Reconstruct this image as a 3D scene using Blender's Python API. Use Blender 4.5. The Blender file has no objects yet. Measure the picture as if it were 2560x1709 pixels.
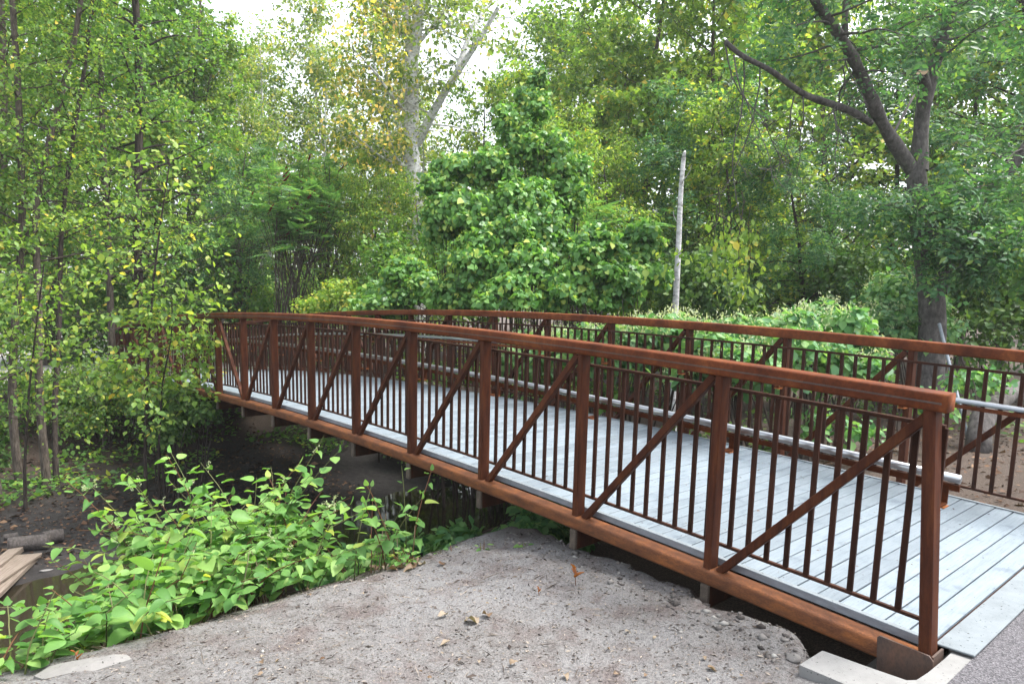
import bpy, math, random
import numpy as np
from math import sin, cos, pi, radians
from mathutils import Matrix, Vector

random.seed(7)
RNG = np.random.default_rng(7)
SC = bpy.context.scene
COL = SC.collection

# ---------------------------------------------------------------- camera
CAM = np.array([11.3176, -4.0026, 1.4510])
YAW, PITCH, ROLL, FPX = radians(139.70404), radians(-2.920415), radians(-0.615039), 1765.9


def basis(y, p, r):
    f = np.array([cos(y) * cos(p), sin(y) * cos(p), sin(p)])
    rt = np.cross(f, [0, 0, 1.0]); rt /= np.linalg.norm(rt)
    up = np.cross(rt, f)
    return f, cos(r) * rt + sin(r) * up, -sin(r) * rt + cos(r) * up


FW, RT, UPV = basis(YAW, PITCH, ROLL)
cd = bpy.data.cameras.new('camera'); cam = bpy.data.objects.new('camera', cd); COL.objects.link(cam)
cd.sensor_width = 36; cd.lens = FPX / 2560 * 36; cd.clip_end = 2000; cd.clip_start = 0.05
cam.matrix_world = Matrix(((RT[0], UPV[0], -FW[0], CAM[0]), (RT[1], UPV[1], -FW[1], CAM[1]), (RT[2], UPV[2], -FW[2], CAM[2]), (0, 0, 0, 1)))
SC.camera = cam

# ---------------------------------------------------------------- world, sun, exposure
SUN_AZ, SUN_EL = radians(58), radians(62)          # azimuth measured from +X
w = bpy.data.worlds.new('World'); SC.world = w; w.use_nodes = True
nt = w.node_tree; nt.nodes.clear()
sky = nt.nodes.new('ShaderNodeTexSky'); sky.sky_type = 'NISHITA'; sky.sun_disc = False
sky.sun_elevation = SUN_EL; sky.sun_rotation = pi / 2 - SUN_AZ
sky.air_density = 1.0; sky.dust_density = 4.0; sky.ozone_density = 1.0; sky.altitude = 60
hs = nt.nodes.new('ShaderNodeHueSaturation'); hs.inputs['Saturation'].default_value = 0.30
bgn = nt.nodes.new('ShaderNodeBackground'); bgn.inputs['Strength'].default_value = 0.15
wo = nt.nodes.new('ShaderNodeOutputWorld')
nt.links.new(sky.outputs[0], hs.inputs['Color']); nt.links.new(hs.outputs[0], bgn.inputs[0]); nt.links.new(bgn.outputs[0], wo.inputs[0])
sl = bpy.data.lights.new('sun', 'SUN'); sl.energy = 1.4; sl.angle = radians(20); sl.color = (1, 0.96, 0.9)
so = bpy.data.objects.new('sun', sl); COL.objects.link(so)
sd = Vector((cos(SUN_EL) * cos(SUN_AZ), cos(SUN_EL) * sin(SUN_AZ), sin(SUN_EL)))
so.rotation_euler = sd.to_track_quat('Z', 'Y').to_euler(); so.location = (0, 0, 30)
vs = SC.view_settings; vs.view_transform = 'Standard'; vs.look = 'None'; vs.gamma = 1; vs.use_curve_mapping = False
vs.exposure = 2.12
cy = SC.cycles
cy.max_bounces = 7; cy.diffuse_bounces = 4; cy.glossy_bounces = 3; cy.transmission_bounces = 4; cy.transparent_max_bounces = 6
cy.use_denoising = True; cy.sample_clamp_indirect = 6
cy.caustics_reflective = False; cy.caustics_refractive = False


HAZE = 0.0007


def at(px, py, D):                                   # a photograph direction followed for D metres along the view axis
    return CAM + D * (FW + RT * (px - 1280) / FPX + UPV * (854.5 - py) / FPX)


# ---------------------------------------------------------------- helpers
def mesh(name, V, F, mats, smooth=False, mi=None):
    me = bpy.data.meshes.new(name)
    V = np.asarray(V, np.float32)
    if isinstance(F, np.ndarray):
        n, k = F.shape
        me.vertices.add(len(V)); me.vertices.foreach_set('co', V.ravel())
        me.loops.add(n * k); me.loops.foreach_set('vertex_index', F.astype(np.int32).ravel())
        me.polygons.add(n); me.polygons.foreach_set('loop_start', np.arange(0, n * k, k, dtype=np.int32))
        me.update(calc_edges=True)
    else:
        me.from_pydata([tuple(v) for v in V], [], F); me.update()
    if smooth: me.polygons.foreach_set('use_smooth', np.ones(len(me.polygons), bool))
    for m in (mats if isinstance(mats, (list, tuple)) else [mats]): me.materials.append(m)
    if mi is not None: me.polygons.foreach_set('material_index', np.asarray(mi, np.int32))
    return me


def ob(name, data, parent=None, loc=None, rot=None, scale=None):
    o = bpy.data.objects.new(name, data); COL.objects.link(o)
    if loc is not None: o.location = tuple(float(c) for c in loc)
    if rot is not None: o.rotation_euler = rot
    if scale is not None: o.scale = scale if hasattr(scale, '__len__') else (scale,) * 3
    if parent is not None: o.parent = parent
    return o


def tag(o, label=None, cat=None, group=None, kind=None):
    if label: o['label'] = label
    if cat: o['category'] = cat
    if group: o['group'] = group
    if kind: o['kind'] = kind
    return o


def thing(name, loc, label, cat, group=None, rz=0, scale=1):
    o = bpy.data.objects.new(name, None); COL.objects.link(o); o.empty_display_size = 0.2
    o.location = tuple(float(c) for c in loc); o.rotation_euler = (0, 0, rz); o.scale = (scale,) * 3
    return tag(o, label, cat, group)


def wpart(name, me, parent):                        # a mesh made in world coordinates under an unrotated Empty
    o = ob(name, me, parent); o.matrix_parent_inverse = Matrix.Translation(-parent.location); return o


def dup(root, loc, rz, scale, label, group=None):
    r = root.copy(); COL.objects.link(r); r.location = tuple(float(c) for c in loc); r.rotation_euler = (0, 0, rz); r.scale = (scale,) * 3
    r['label'] = label
    if group: r['group'] = group
    for ch in list(root.children):
        c = ch.copy(); COL.objects.link(c); c.parent = r
        for g in ch.children:
            d = g.copy(); COL.objects.link(d); d.parent = c
    return r


class MB:
    def __init__(s): s.V = []; s.F = []
    def add(s, V, F):
        b = sum(len(v) for v in s.V); s.V.append(np.asarray(V, float)); s.F += [tuple(i + b for i in f) for f in F]; return s
    def box(s, x0, x1, y0, y1, z0, z1):
        return s.add([(x0, y0, z0), (x1, y0, z0), (x1, y1, z0), (x0, y1, z0), (x0, y0, z1), (x1, y0, z1), (x1, y1, z1), (x0, y1, z1)],
                     [(0, 3, 2, 1), (4, 5, 6, 7), (0, 1, 5, 4), (1, 2, 6, 5), (2, 3, 7, 6), (3, 0, 4, 7)])
    def tube(s, pts, rad, k=8, cap=True):
        V, F = tube(pts, rad, k, cap); return s.add(V, F)
    def mesh(s, name, mats, smooth=False): return mesh(name, np.concatenate(s.V), s.F, mats, smooth)


def tube(pts, rad, k=8, cap=True):
    P = np.asarray(pts, float); n = len(P); rad = np.broadcast_to(np.asarray(rad, float), (n,))
    T = np.gradient(P, axis=0); T /= np.linalg.norm(T, axis=1)[:, None] + 1e-9
    ref = np.array([0, 0, 1.0]) if abs(T[:, 2]).mean() < 0.8 else np.array([1.0, 0, 0])
    A = np.cross(T, ref); A /= np.linalg.norm(A, axis=1)[:, None] + 1e-9; B = np.cross(T, A)
    a = np.arange(k) * 2 * pi / k
    V = (P[:, None] + rad[:, None, None] * (np.cos(a)[None, :, None] * A[:, None] + np.sin(a)[None, :, None] * B[:, None])).reshape(-1, 3)
    F = [(i * k + j, i * k + (j + 1) % k, (i + 1) * k + (j + 1) % k, (i + 1) * k + j) for i in range(n - 1) for j in range(k)]
    if cap: F += [tuple(range(k - 1, -1, -1)), tuple((n - 1) * k + j for j in range(k))]
    return V, F


def bevel_box(sx, sy, sz, b):
    """box centred on the origin with chamfered edges (44 triangles)"""
    import bmesh
    bm = bmesh.new(); bmesh.ops.create_cube(bm, size=1)
    for v in bm.verts: v.co.x *= sx; v.co.y *= sy; v.co.z *= sz
    bmesh.ops.bevel(bm, geom=bm.edges[:], offset=b, segments=1, affect='EDGES')
    V = [tuple(v.co) for v in bm.verts]; F = [tuple(v.index for v in f.verts) for f in bm.faces]; bm.free()
    return V, F


def rect_sweep(frames, hw, hh, r=0.01, arcn=3):
    """rounded rectangular tube along frames [(origin, side, up)]"""
    sec = []
    for cx, cz, a0 in ((hw - r, hh - r, 0), (-hw + r, hh - r, pi / 2), (-hw + r, -hh + r, pi), (hw - r, -hh + r, 1.5 * pi)):
        for j in range(arcn + 1):
            a = a0 + j * pi / 2 / arcn; sec.append((cx + r * cos(a), cz + r * sin(a)))
    k = len(sec); V = []; F = []
    for o, s, u in frames:
        for a, b in sec: V.append(np.asarray(o) + a * np.asarray(s) + b * np.asarray(u))
    n = len(frames)
    for i in range(n - 1):
        for j in range(k): F.append((i * k + j, i * k + (j + 1) % k, (i + 1) * k + (j + 1) % k, (i + 1) * k + j))
    F += [tuple(range(k - 1, -1, -1)), tuple((n - 1) * k + j for j in range(k))]
    return V, F


def smooth01(a, b, x): t = np.clip((np.asarray(x, float) - a) / (b - a), 0, 1); return t * t * (3 - 2 * t)


def vnoise(x, y, seed=0):
    """cheap smooth value noise, vectorised"""
    x = np.asarray(x, float); y = np.asarray(y, float)
    xi = np.floor(x).astype(np.int64); yi = np.floor(y).astype(np.int64); fx = x - xi; fy = y - yi
    fx = fx * fx * (3 - 2 * fx); fy = fy * fy * (3 - 2 * fy)
    def h(a, b):
        n = (a * 374761393 + b * 668265263 + seed * 974711) & 0x7fffffff
        n = ((n ^ (n >> 13)) * 1274126177) & 0x7fffffff
        return ((n ^ (n >> 16)) & 0xffff) / 65535.0
    return (h(xi, yi) * (1 - fx) + h(xi + 1, yi) * fx) * (1 - fy) + (h(xi, yi + 1) * (1 - fx) + h(xi + 1, yi + 1) * fx) * fy - 0.5


# ---------------------------------------------------------------- materials
class Mat:
    def __init__(s, name):
        s.m = bpy.data.materials.new(name); s.m.use_nodes = True; s.t = s.m.node_tree; s.t.nodes.clear()
        s.out = s.n('OutputMaterial')
    def n(s, typ, **kw):
        nd = s.t.nodes.new('ShaderNode' + typ)
        for k, v in kw.items():
            if k in nd.inputs: nd.inputs[k].default_value = v
            else: setattr(nd, k, v)
        return nd
    def l(s, a, b): s.t.links.new(a, b)
    def ramp(s, fac, stops, interp='LINEAR'):
        r = s.n('ValToRGB'); r.color_ramp.interpolation = interp
        e = r.color_ramp.elements
        while len(e) < len(stops): e.new(0.5)
        for el, (p, c) in zip(e, stops): el.position = p; el.color = (*c, 1) if len(c) == 3 else c
        s.l(fac, r.inputs[0]); return r.outputs[0]
    def noise(s, vec, scale, detail=4, rough=0.6):
        nd = s.n('TexNoise', Scale=scale, Detail=detail, Roughness=rough)
        if vec is not None: s.l(vec, nd.inputs['Vector'])
        return nd.outputs['Fac']
    def coord(s, scale=(1, 1, 1), kind='Object'):
        tc = s.n('TexCoord'); mp = s.n('Mapping'); mp.inputs['Scale'].default_value = scale
        s.l(tc.outputs[kind], mp.inputs[0]); return mp.outputs[0]
    def mix(s, fac, a, b, mode='MIX'):
        nd = s.n('MixRGB', blend_type=mode)
        for sock, v in zip(nd.inputs, (fac, a, b)):
            if hasattr(v, 'is_linked'): s.l(v, sock)
            else: sock.default_value = v if not isinstance(v, tuple) else ((*v, 1) if len(v) == 3 else v)
        return nd.outputs[0]
    def bsdf(s, color, rough=0.6, metal=0.0, spec=0.5, bump=None, bstr=0.3, bdist=0.01):
        b = s.n('BsdfPrincipled'); b.inputs['Metallic'].default_value = metal; b.inputs['Specular IOR Level'].default_value = spec
        for nm, v in (('Base Color', color), ('Roughness', rough)):
            if hasattr(v, 'is_linked'): s.l(v, b.inputs[nm])
            else: b.inputs[nm].default_value = (*v, 1) if isinstance(v, tuple) else v
        if bump is not None:
            bp = s.n('Bump', Strength=bstr, Distance=bdist); s.l(bump, bp.inputs['Height']); s.l(bp.outputs[0], b.inputs['Normal'])
        s.l(b.outputs[0], s.out.inputs[0]); return s.m


def rust_mat(name, dark, mid, light, streak=(1, 1, 1), spec=0.25, speck=0.35):
    M = Mat(name); c = M.coord(streak, 'Object'); 
    n1 = M.noise(c, 3.2, 8, 0.7); n2 = M.noise(c, 45, 3, 0.7)
    col = M.ramp(n1, [(0.3, dark), (0.5, mid), (0.72, light)])
    col = M.mix(speck, col, M.ramp(n2, [(0.35, (0.35, 0.35, 0.35)), (0.62, (1.25, 1.2, 1.15))]), 'MULTIPLY')
    oi = M.n('ObjectInfo'); v = M.n('MapRange'); v.inputs['To Min'].default_value = 0.8; v.inputs['To Max'].default_value = 1.15
    M.l(oi.outputs['Random'], v.inputs[0]); col = M.mix(1.0, col, v.outputs[0], 'MULTIPLY')
    return M.bsdf(col, M.ramp(n2, [(0.3, (0.5,) * 3), (0.7, (0.75,) * 3)]), 0, spec, n2, 0.25, 0.003)


RUST = rust_mat('weathering_steel', (0.045, 0.0135, 0.007), (0.098, 0.029, 0.0115), (0.185, 0.062, 0.020), (1, 1, 1), 0.08)
RUST_POST = rust_mat('weathering_steel_post', (0.026, 0.009, 0.006), (0.062, 0.0195, 0.0095), (0.115, 0.041, 0.015), (6, 6, 0.8), 0.1, 0.35)
RUST_SHADE = rust_mat('weathering_steel_shaded', (0.016, 0.0075, 0.0055), (0.034, 0.0135, 0.008), (0.060, 0.023, 0.012), (3, 3, 0.8), 0.1)  # darker steel copy, shade put into its colour: backlit bars, beams under the deck
RUST_LOW = rust_mat('weathering_steel_chord', (0.060, 0.028, 0.017), (0.115, 0.048, 0.024), (0.215, 0.082, 0.029), (1.5, 1.5, 5), 0.1, 0.45)
RUST_PLATE = rust_mat('end_plate_steel', (0.048, 0.036, 0.032), (0.08, 0.0528, 0.0416), (0.128, 0.068, 0.044), (2, 2, 1), 0.3, 0.4)
ORANGE = rust_mat('fresh_orange_rust', (0.21, 0.063, 0.014), (0.315, 0.098, 0.021), (0.385, 0.14, 0.035))
SEAM = rust_mat('mill_scale_seam', (0.048, 0.036, 0.0304), (0.08, 0.0584, 0.0496), (0.112, 0.084, 0.072))
BEAM = rust_mat('beam_end_steel', (0.048, 0.0384, 0.032), (0.096, 0.0784, 0.064), (0.144, 0.12, 0.096), (4, 4, 4), 0.2, 0.6)
M = Mat('galvanised_pipe'); c = M.coord((1, 4, 4)); n = M.noise(c, 3, 3)
GALV = M.bsdf(M.ramp(n, [(0.3, (0.34, 0.36, 0.38)), (0.7, (0.44, 0.455, 0.47))]), M.ramp(n, [(0.3, (0.28,) * 3), (0.7, (0.36,) * 3)]), 1.0)
M = Mat('galvanised_angle'); c = M.coord((2, 8, 8)); n = M.noise(c, 6, 4)
ANGLE = M.bsdf(M.ramp(n, [(0.3, (0.14, 0.165, 0.19)), (0.7, (0.21, 0.24, 0.27))]), 0.5, 0.3)


def deck_mat():
    M = Mat('weathered_deck_board'); tc = M.n('TexCoord')
    mp = M.n('Mapping'); mp.inputs['Scale'].default_value = (1, 0.06, 1); M.l(tc.outputs['Object'], mp.inputs[0])
    oi = M.n('ObjectInfo'); ad = M.n('VectorMath', operation='ADD'); M.l(mp.outputs[0], ad.inputs[0])
    sc = M.n('VectorMath', operation='SCALE'); cb = M.n('CombineXYZ'); M.l(oi.outputs['Random'], cb.inputs[0]); M.l(oi.outputs['Random'], cb.inputs[1])
    M.l(cb.outputs[0], sc.inputs[0]); sc.inputs['Scale'].default_value = 40; M.l(sc.outputs[0], ad.inputs[1])
    g = M.noise(ad.outputs[0], 90, 4, 0.7)
    ad2 = M.n('VectorMath', operation='ADD'); M.l(tc.outputs['Object'], ad2.inputs[0]); M.l(sc.outputs[0], ad2.inputs[1])
    sp = M.noise(ad2.outputs[0], 70, 2, 0.5); bl = M.noise(ad2.outputs[0], 5, 4, 0.6)
    col = M.ramp(g, [(0.25, (0.100, 0.128, 0.152)), (0.5, (0.150, 0.183, 0.210)), (0.75, (0.180, 0.212, 0.237))])
    col = M.mix(1.0, col, M.ramp(bl, [(0.33, (0.66, 0.69, 0.73)), (0.42, (0.93, 0.94, 0.95)), (0.6, (1, 1, 1))]), 'MULTIPLY')
    col = M.mix(1.0, col, M.ramp(sp, [(0.27, (0.10, 0.10, 0.11)), (0.31, (1, 1, 1))]), 'MULTIPLY')
    v = M.n('MapRange'); v.inputs['To Min'].default_value = 0.80; v.inputs['To Max'].default_value = 1.08; M.l(oi.outputs['Random'], v.inputs[0])
    col = M.mix(1.0, col, v.outputs[0], 'MULTIPLY')
    return M.bsdf(col, 0.55, 0, 0.4, g, 0.4, 0.003)


DECK = deck_mat()


def concrete(name, base, k=1.0):
    M = Mat(name); c = M.coord(); n1 = M.noise(c, 7, 6, 0.65); sp = M.noise(c, 60, 2, 0.5); f = M.noise(c, 200, 2)
    col = M.ramp(n1, [(0.3, tuple(b * 0.78 for b in base)), (0.6, base)])
    col = M.mix(1.0, col, M.ramp(sp, [(0.28, (0.12, 0.11, 0.10)), (0.33, (1, 1, 1))]), 'MULTIPLY')
    return M.bsdf(col, 0.8, 0, 0.3, f, 0.35, 0.004)


CONC = concrete('pale_concrete', (0.195, 0.195, 0.19))
PLATE = concrete('coated_steel_plate', (0.155, 0.178, 0.192))
ROCKW = concrete('whitish_limestone', (0.165, 0.16, 0.152))
ROCKG = concrete('grey_field_stone', (0.152, 0.144, 0.136))

M = Mat('fresh_asphalt'); c = M.coord(); v = M.n('TexVoronoi', Scale=120.0); M.l(c, v.inputs['Vector']); n1 = M.noise(c, 260, 2); n2 = M.noise(c, 2, 3)
col = M.mix(0.6, M.ramp(n1, [(0.35, (0.018, 0.018, 0.020)), (0.55, (0.055, 0.053, 0.060)), (0.68, (0.26, 0.25, 0.27))]), M.ramp(v.outputs['Color'], [(0.2, (0.03, 0.029, 0.032)), (0.8, (0.15, 0.143, 0.155))]))
ASPH = M.bsdf(col, 0.8, 0, 0.3, v.outputs['Distance'], 0.8, 0.008)


def ground_mat():
    M = Mat('soil'); c = M.coord((1, 1, 1), 'Object')
    a = M.n('Attribute', attribute_name='soil'); sp = M.n('SeparateColor'); M.l(a.outputs['Color'], sp.inputs[0])
    n0 = M.noise(c, 0.9, 5, 0.6); n1 = M.noise(c, 9, 6, 0.7); n2 = M.noise(c, 60, 5, 0.75); n3 = M.noise(c, 170, 3, 0.7)
    st = M.n('Mapping'); st.inputs['Scale'].default_value = (60, 260, 100); st.inputs['Rotation'].default_value = (0, 0, 0.6); M.l(c, st.inputs[0])
    n4 = M.noise(st.outputs[0], 1, 3, 0.7)
    dry = M.ramp(n1, [(0.30, (0.105, 0.093, 0.088)), (0.5, (0.170, 0.165, 0.160)), (0.7, (0.205, 0.203, 0.200))])
    dry = M.mix(M.ramp(n0, [(0.42, (0,) * 3), (0.62, (0.75,) * 3)]), dry, (0.225, 0.226, 0.228))
    n5 = M.noise(c, 2.6, 5, 0.7)
    dry = M.mix(M.ramp(n5, [(0.5, (0,) * 3), (0.66, (0.75,) * 3)]), dry, (0.125, 0.100, 0.094))
    dry = M.mix(0.82, dry, M.ramp(n2, [(0.33, (0.30, 0.28, 0.28)), (0.5, (0.95,) * 3), (0.68, (1.3, 1.28, 1.25))]), 'MULTIPLY')
    dry = M.mix(0.7, dry, M.ramp(n3, [(0.32, (0.45, 0.42, 0.42)), (0.6, (1.15,) * 3)]), 'MULTIPLY')
    dry = M.mix(M.ramp(n4, [(0.68, (0,) * 3), (0.74, (0.6,) * 3)]), dry, (0.30, 0.26, 0.23))
    wood = M.ramp(n2, [(0.3, (0.025, 0.019, 0.015)), (0.5, (0.06, 0.045, 0.036)), (0.7, (0.14, 0.105, 0.083))])
    mud = M.ramp(n1, [(0.3, (0.014, 0.013, 0.013)), (0.6, (0.035, 0.032, 0.031)), (0.8, (0.06, 0.053, 0.05))])
    mud = M.mix(0.6, mud, M.ramp(n2, [(0.3, (0.5,) * 3), (0.65, (1.4,) * 3)]), 'MULTIPLY')
    col = M.mix(sp.outputs[0], dry, wood); col = M.mix(sp.outputs[1], col, mud)
    h = M.n('Math', operation='ADD'); M.l(n2, h.inputs[0]); M.l(n3, h.inputs[1])
    return M.bsdf(col, 0.9, 0, 0.2, h.outputs[0], 0.7, 0.02)


SOIL = ground_mat()
M = Mat('creek_water'); n = M.noise(M.coord(), 3, 2)
WATER = M.bsdf((0.020, 0.016, 0.010), 0.06, 0, 0.5, n, 0.05, 0.02)


def bark(name, dark, mid, light, zs=0.18, scale=30, bstr=0.7):
    M = Mat(name); c = M.coord((1, 1, zs)); n1 = M.noise(c, scale, 5, 0.7); n2 = M.noise(M.coord(), 4, 4)
    col = M.ramp(n1, [(0.32, dark), (0.52, mid), (0.7, light)])
    col = M.mix(0.6, col, M.ramp(n2, [(0.3, (0.6,) * 3), (0.7, (1.25,) * 3)]), 'MULTIPLY')
    return M.bsdf(col, 0.9, 0, 0.2, n1, bstr, 0.02)


BARK = bark('grey_brown_bark', (0.028, 0.0224, 0.0184), (0.084, 0.068, 0.056), (0.152, 0.128, 0.108))
BARK_D = bark('dark_bark', (0.0153, 0.0119, 0.0102), (0.0408, 0.0323, 0.0272), (0.08075, 0.0663, 0.0561))
BARK_G = bark('smooth_grey_bark', (0.042, 0.038, 0.036), (0.092, 0.084, 0.080), (0.15, 0.138, 0.13), 0.5, 14, 0.5)
BARK_W = bark('white_poplar_bark', (0.16, 0.155, 0.15), (0.52, 0.52, 0.52), (0.66, 0.66, 0.67), 1.6, 9, 0.5)
BARK_S = bark('pale_stem_bark', (0.08, 0.068, 0.06), (0.176, 0.152, 0.132), (0.272, 0.24, 0.216), 0.3, 25, 0.4)
M = Mat('cut_wood'); n = M.noise(M.coord((1, 1, 1)), 18, 3); CUT = M.bsdf(M.ramp(n, [(0.3, (0.4, 0.26, 0.16)), (0.7, (0.58, 0.42, 0.28))]), 0.8)
M = Mat('weathered_lumber'); n = M.noise(M.coord((2, 40, 40)), 2, 5, 0.7); LUMBER = M.bsdf(M.ramp(n, [(0.3, (0.08, 0.062, 0.048)), (0.55, (0.17, 0.138, 0.112)), (0.75, (0.23, 0.195, 0.16))]), 0.85, 0, 0.2, n, 0.4, 0.004)
M = Mat('dead_log'); n = M.noise(M.coord((1, 8, 8)), 4, 5, 0.7); LOGM = M.bsdf(M.ramp(n, [(0.3, (0.03, 0.026, 0.023)), (0.6, (0.085, 0.075, 0.07)), (0.8, (0.14, 0.128, 0.12))]), 0.9, 0, 0.2, n, 0.7, 0.02)


def leafmat(name, stops, transl=0.40, rough=0.42, source='island', spec=0.22, gain=1.62):
    M = Mat(name)
    if source == 'island': r = M.n('NewGeometry').outputs['Random Per Island']
    else: r = M.n('ObjectInfo').outputs['Random']
    col = M.ramp(r, [(p_, tuple(c_ * gain * h_ for c_, h_ in zip(k_, (1.07, 1.04, 1.06) if k_[1] > 1.15 * k_[0] else (1, 1, 1)))) for p_, k_ in stops])
    col = M.mix(0.5, col, M.ramp(M.noise(M.coord(), 0.9, 3, 0.6), [(0.3, (0.62, 0.66, 0.62)), (0.7, (1.3, 1.28, 1.2))]), 'MULTIPLY')
    b = M.n('BsdfPrincipled'); M.l(col, b.inputs['Base Color']); b.inputs['Roughness'].default_value = rough; b.inputs['Specular IOR Level'].default_value = spec
    tr = M.n('BsdfTranslucent'); M.l(M.mix(1.0, col, (1.45, 1.5, 0.65), 'MULTIPLY'), tr.inputs[0])
    ms = M.n('MixShader'); ms.inputs[0].default_value = transl + 0.05 if transl > 0.2 else transl
    M.l(b.outputs[0], ms.inputs[1]); M.l(tr.outputs[0], ms.inputs[2]); M.l(ms.outputs[0], M.out.inputs[0])
    return M.m


LF_ASH = leafmat('ash_leaves', [(0, (0.038, 0.080, 0.020)), (0.5, (0.070, 0.135, 0.030)), (0.85, (0.125, 0.190, 0.042)), (0.985, (0.20, 0.23, 0.05)), (1, (0.36, 0.24, 0.04))])
LF_MAPLE = leafmat('maple_leaves', [(0, (0.030, 0.075, 0.022)), (0.5, (0.058, 0.125, 0.030)), (0.9, (0.100, 0.185, 0.040)), (1, (0.22, 0.24, 0.04))])
LF_YG = leafmat('yellow_green_leaves', [(0, (0.070, 0.130, 0.030)), (0.5, (0.120, 0.190, 0.040)), (0.88, (0.18, 0.24, 0.055)), (1, (0.36, 0.29, 0.06))], 0.45)
LF_COT = leafmat('poplar_leaves', [(0, (0.045, 0.085, 0.025)), (0.5, (0.095, 0.145, 0.038)), (0.8, (0.13, 0.175, 0.05)), (1, (0.30, 0.26, 0.07))], 0.42)
LF_GOLD = leafmat('golden_poplar_leaves', [(0, (0.14, 0.18, 0.05)), (0.35, (0.34, 0.29, 0.08)), (0.8, (0.48, 0.36, 0.13)), (1, (0.50, 0.31, 0.17))], 0.45)
LF_VINE = leafmat('grape_vine_leaves', [(0, (0.030, 0.080, 0.025)), (0.5, (0.060, 0.135, 0.036)), (0.85, (0.100, 0.190, 0.050)), (1, (0.22, 0.26, 0.06))], 0.33, 0.38, gain=1.85)
LF_SUM = leafmat('sumac_leaves', [(0, (0.035, 0.090, 0.035)), (0.5, (0.065, 0.145, 0.055)), (0.95, (0.105, 0.195, 0.065)), (1, (0.20, 0.20, 0.05))], 0.36, gain=1.6)
LF_BOX = leafmat('boxelder_leaves', [(0, (0.022, 0.065, 0.030)), (0.5, (0.042, 0.105, 0.045)), (0.9, (0.075, 0.150, 0.058)), (1, (0.14, 0.20, 0.05))], 0.33)
LF_KNOT = leafmat('knotweed_leaf', [(0, (0.052, 0.130, 0.034)), (0.5, (0.090, 0.190, 0.050)), (0.93, (0.150, 0.250, 0.070)), (1, (0.28, 0.30, 0.06))], 0.40, 0.45, 'object', gain=1.4)
LF_KNOTI = leafmat('knotweed_foliage', [(0, (0.050, 0.120, 0.030)), (0.5, (0.085, 0.180, 0.042)), (0.95, (0.130, 0.225, 0.060)), (1, (0.24, 0.27, 0.06))], 0.30, 0.45, gain=1.4)
LF_KFAR = leafmat('flowering_knotweed_foliage', [(0, (0.035, 0.095, 0.040)), (0.5, (0.065, 0.150, 0.060)), (1, (0.125, 0.215, 0.075))], 0.33, 0.45)
LF_DARK = leafmat('dark_shrub_leaves', [(0, (0.024, 0.058, 0.019)), (0.6, (0.050, 0.100, 0.028)), (1, (0.09, 0.145, 0.036))], 0.36, 0.4)
LF_FLW = leafmat('cream_flower_sprays', [(0, (0.46, 0.54, 0.34)), (1, (0.70, 0.74, 0.56))], 0.3, 0.7, gain=.72)
LF_RED = leafmat('red_sumac_cones', [(0, (0.14, 0.014, 0.012)), (1, (0.30, 0.035, 0.022))], 0.1, 0.8, gain=0.7)
LF_ORSP = leafmat('orange_sprout_leaf', [(0, (0.45, 0.13, 0.05)), (1, (0.60, 0.24, 0.08))], 0.3, 0.6, gain=0.5)
LF_DRY = leafmat('dry_leaf', [(0, (0.26, 0.15, 0.09)), (0.5, (0.44, 0.31, 0.21)), (1, (0.62, 0.52, 0.41))], 0.15, 0.7, 'object', gain=0.4)
LF_CHIP = leafmat('litter_flakes', [(0, (0.05, 0.035, 0.030)), (0.3, (0.13, 0.10, 0.085)), (0.6, (0.30, 0.26, 0.23)), (0.85, (0.45, 0.39, 0.34)), (1, (0.58, 0.50, 0.43))], 0.0, 0.85, gain=0.5)
LF_LITTER = leafmat('fallen_leaf_litter', [(0, (0.05, 0.030, 0.020)), (0.4, (0.13, 0.075, 0.050)), (0.8, (0.24, 0.14, 0.09)), (1, (0.35, 0.22, 0.14))], 0.05, 0.85, gain=0.5)
STEM_G = leafmat('green_cane', [(0, (0.13, 0.17, 0.05)), (1, (0.20, 0.20, 0.08))], 0.0, 0.5, 'object', gain=0.55)
STEM_T = leafmat('tan_dead_cane', [(0, (0.36, 0.27, 0.18)), (1, (0.50, 0.40, 0.28))], 0.0, 0.7, 'object', gain=0.5)
STEM_R = leafmat('reddish_cane', [(0, (0.16, 0.06, 0.035)), (1, (0.24, 0.11, 0.05))], 0.0, 0.6, 'object', gain=0.55)

# ---------------------------------------------------------------- ground
PX = [-300, -30, -12, -9.6, -8.2, -6.4, -3.2, -0.7, 0.3, 2.3, 3.1, 4.2, 5.3, 6.2, 7.4, 9, 9.5, 11, 300]
PZ = [-.4, -.42, -.48, -.60, -1.25, -1.95, -2.12, -2.30, -2.62, -2.62, -2.28, -1.62, -1.05, -.66, -.53, -.465, -.412, -.405, -.40]


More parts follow.
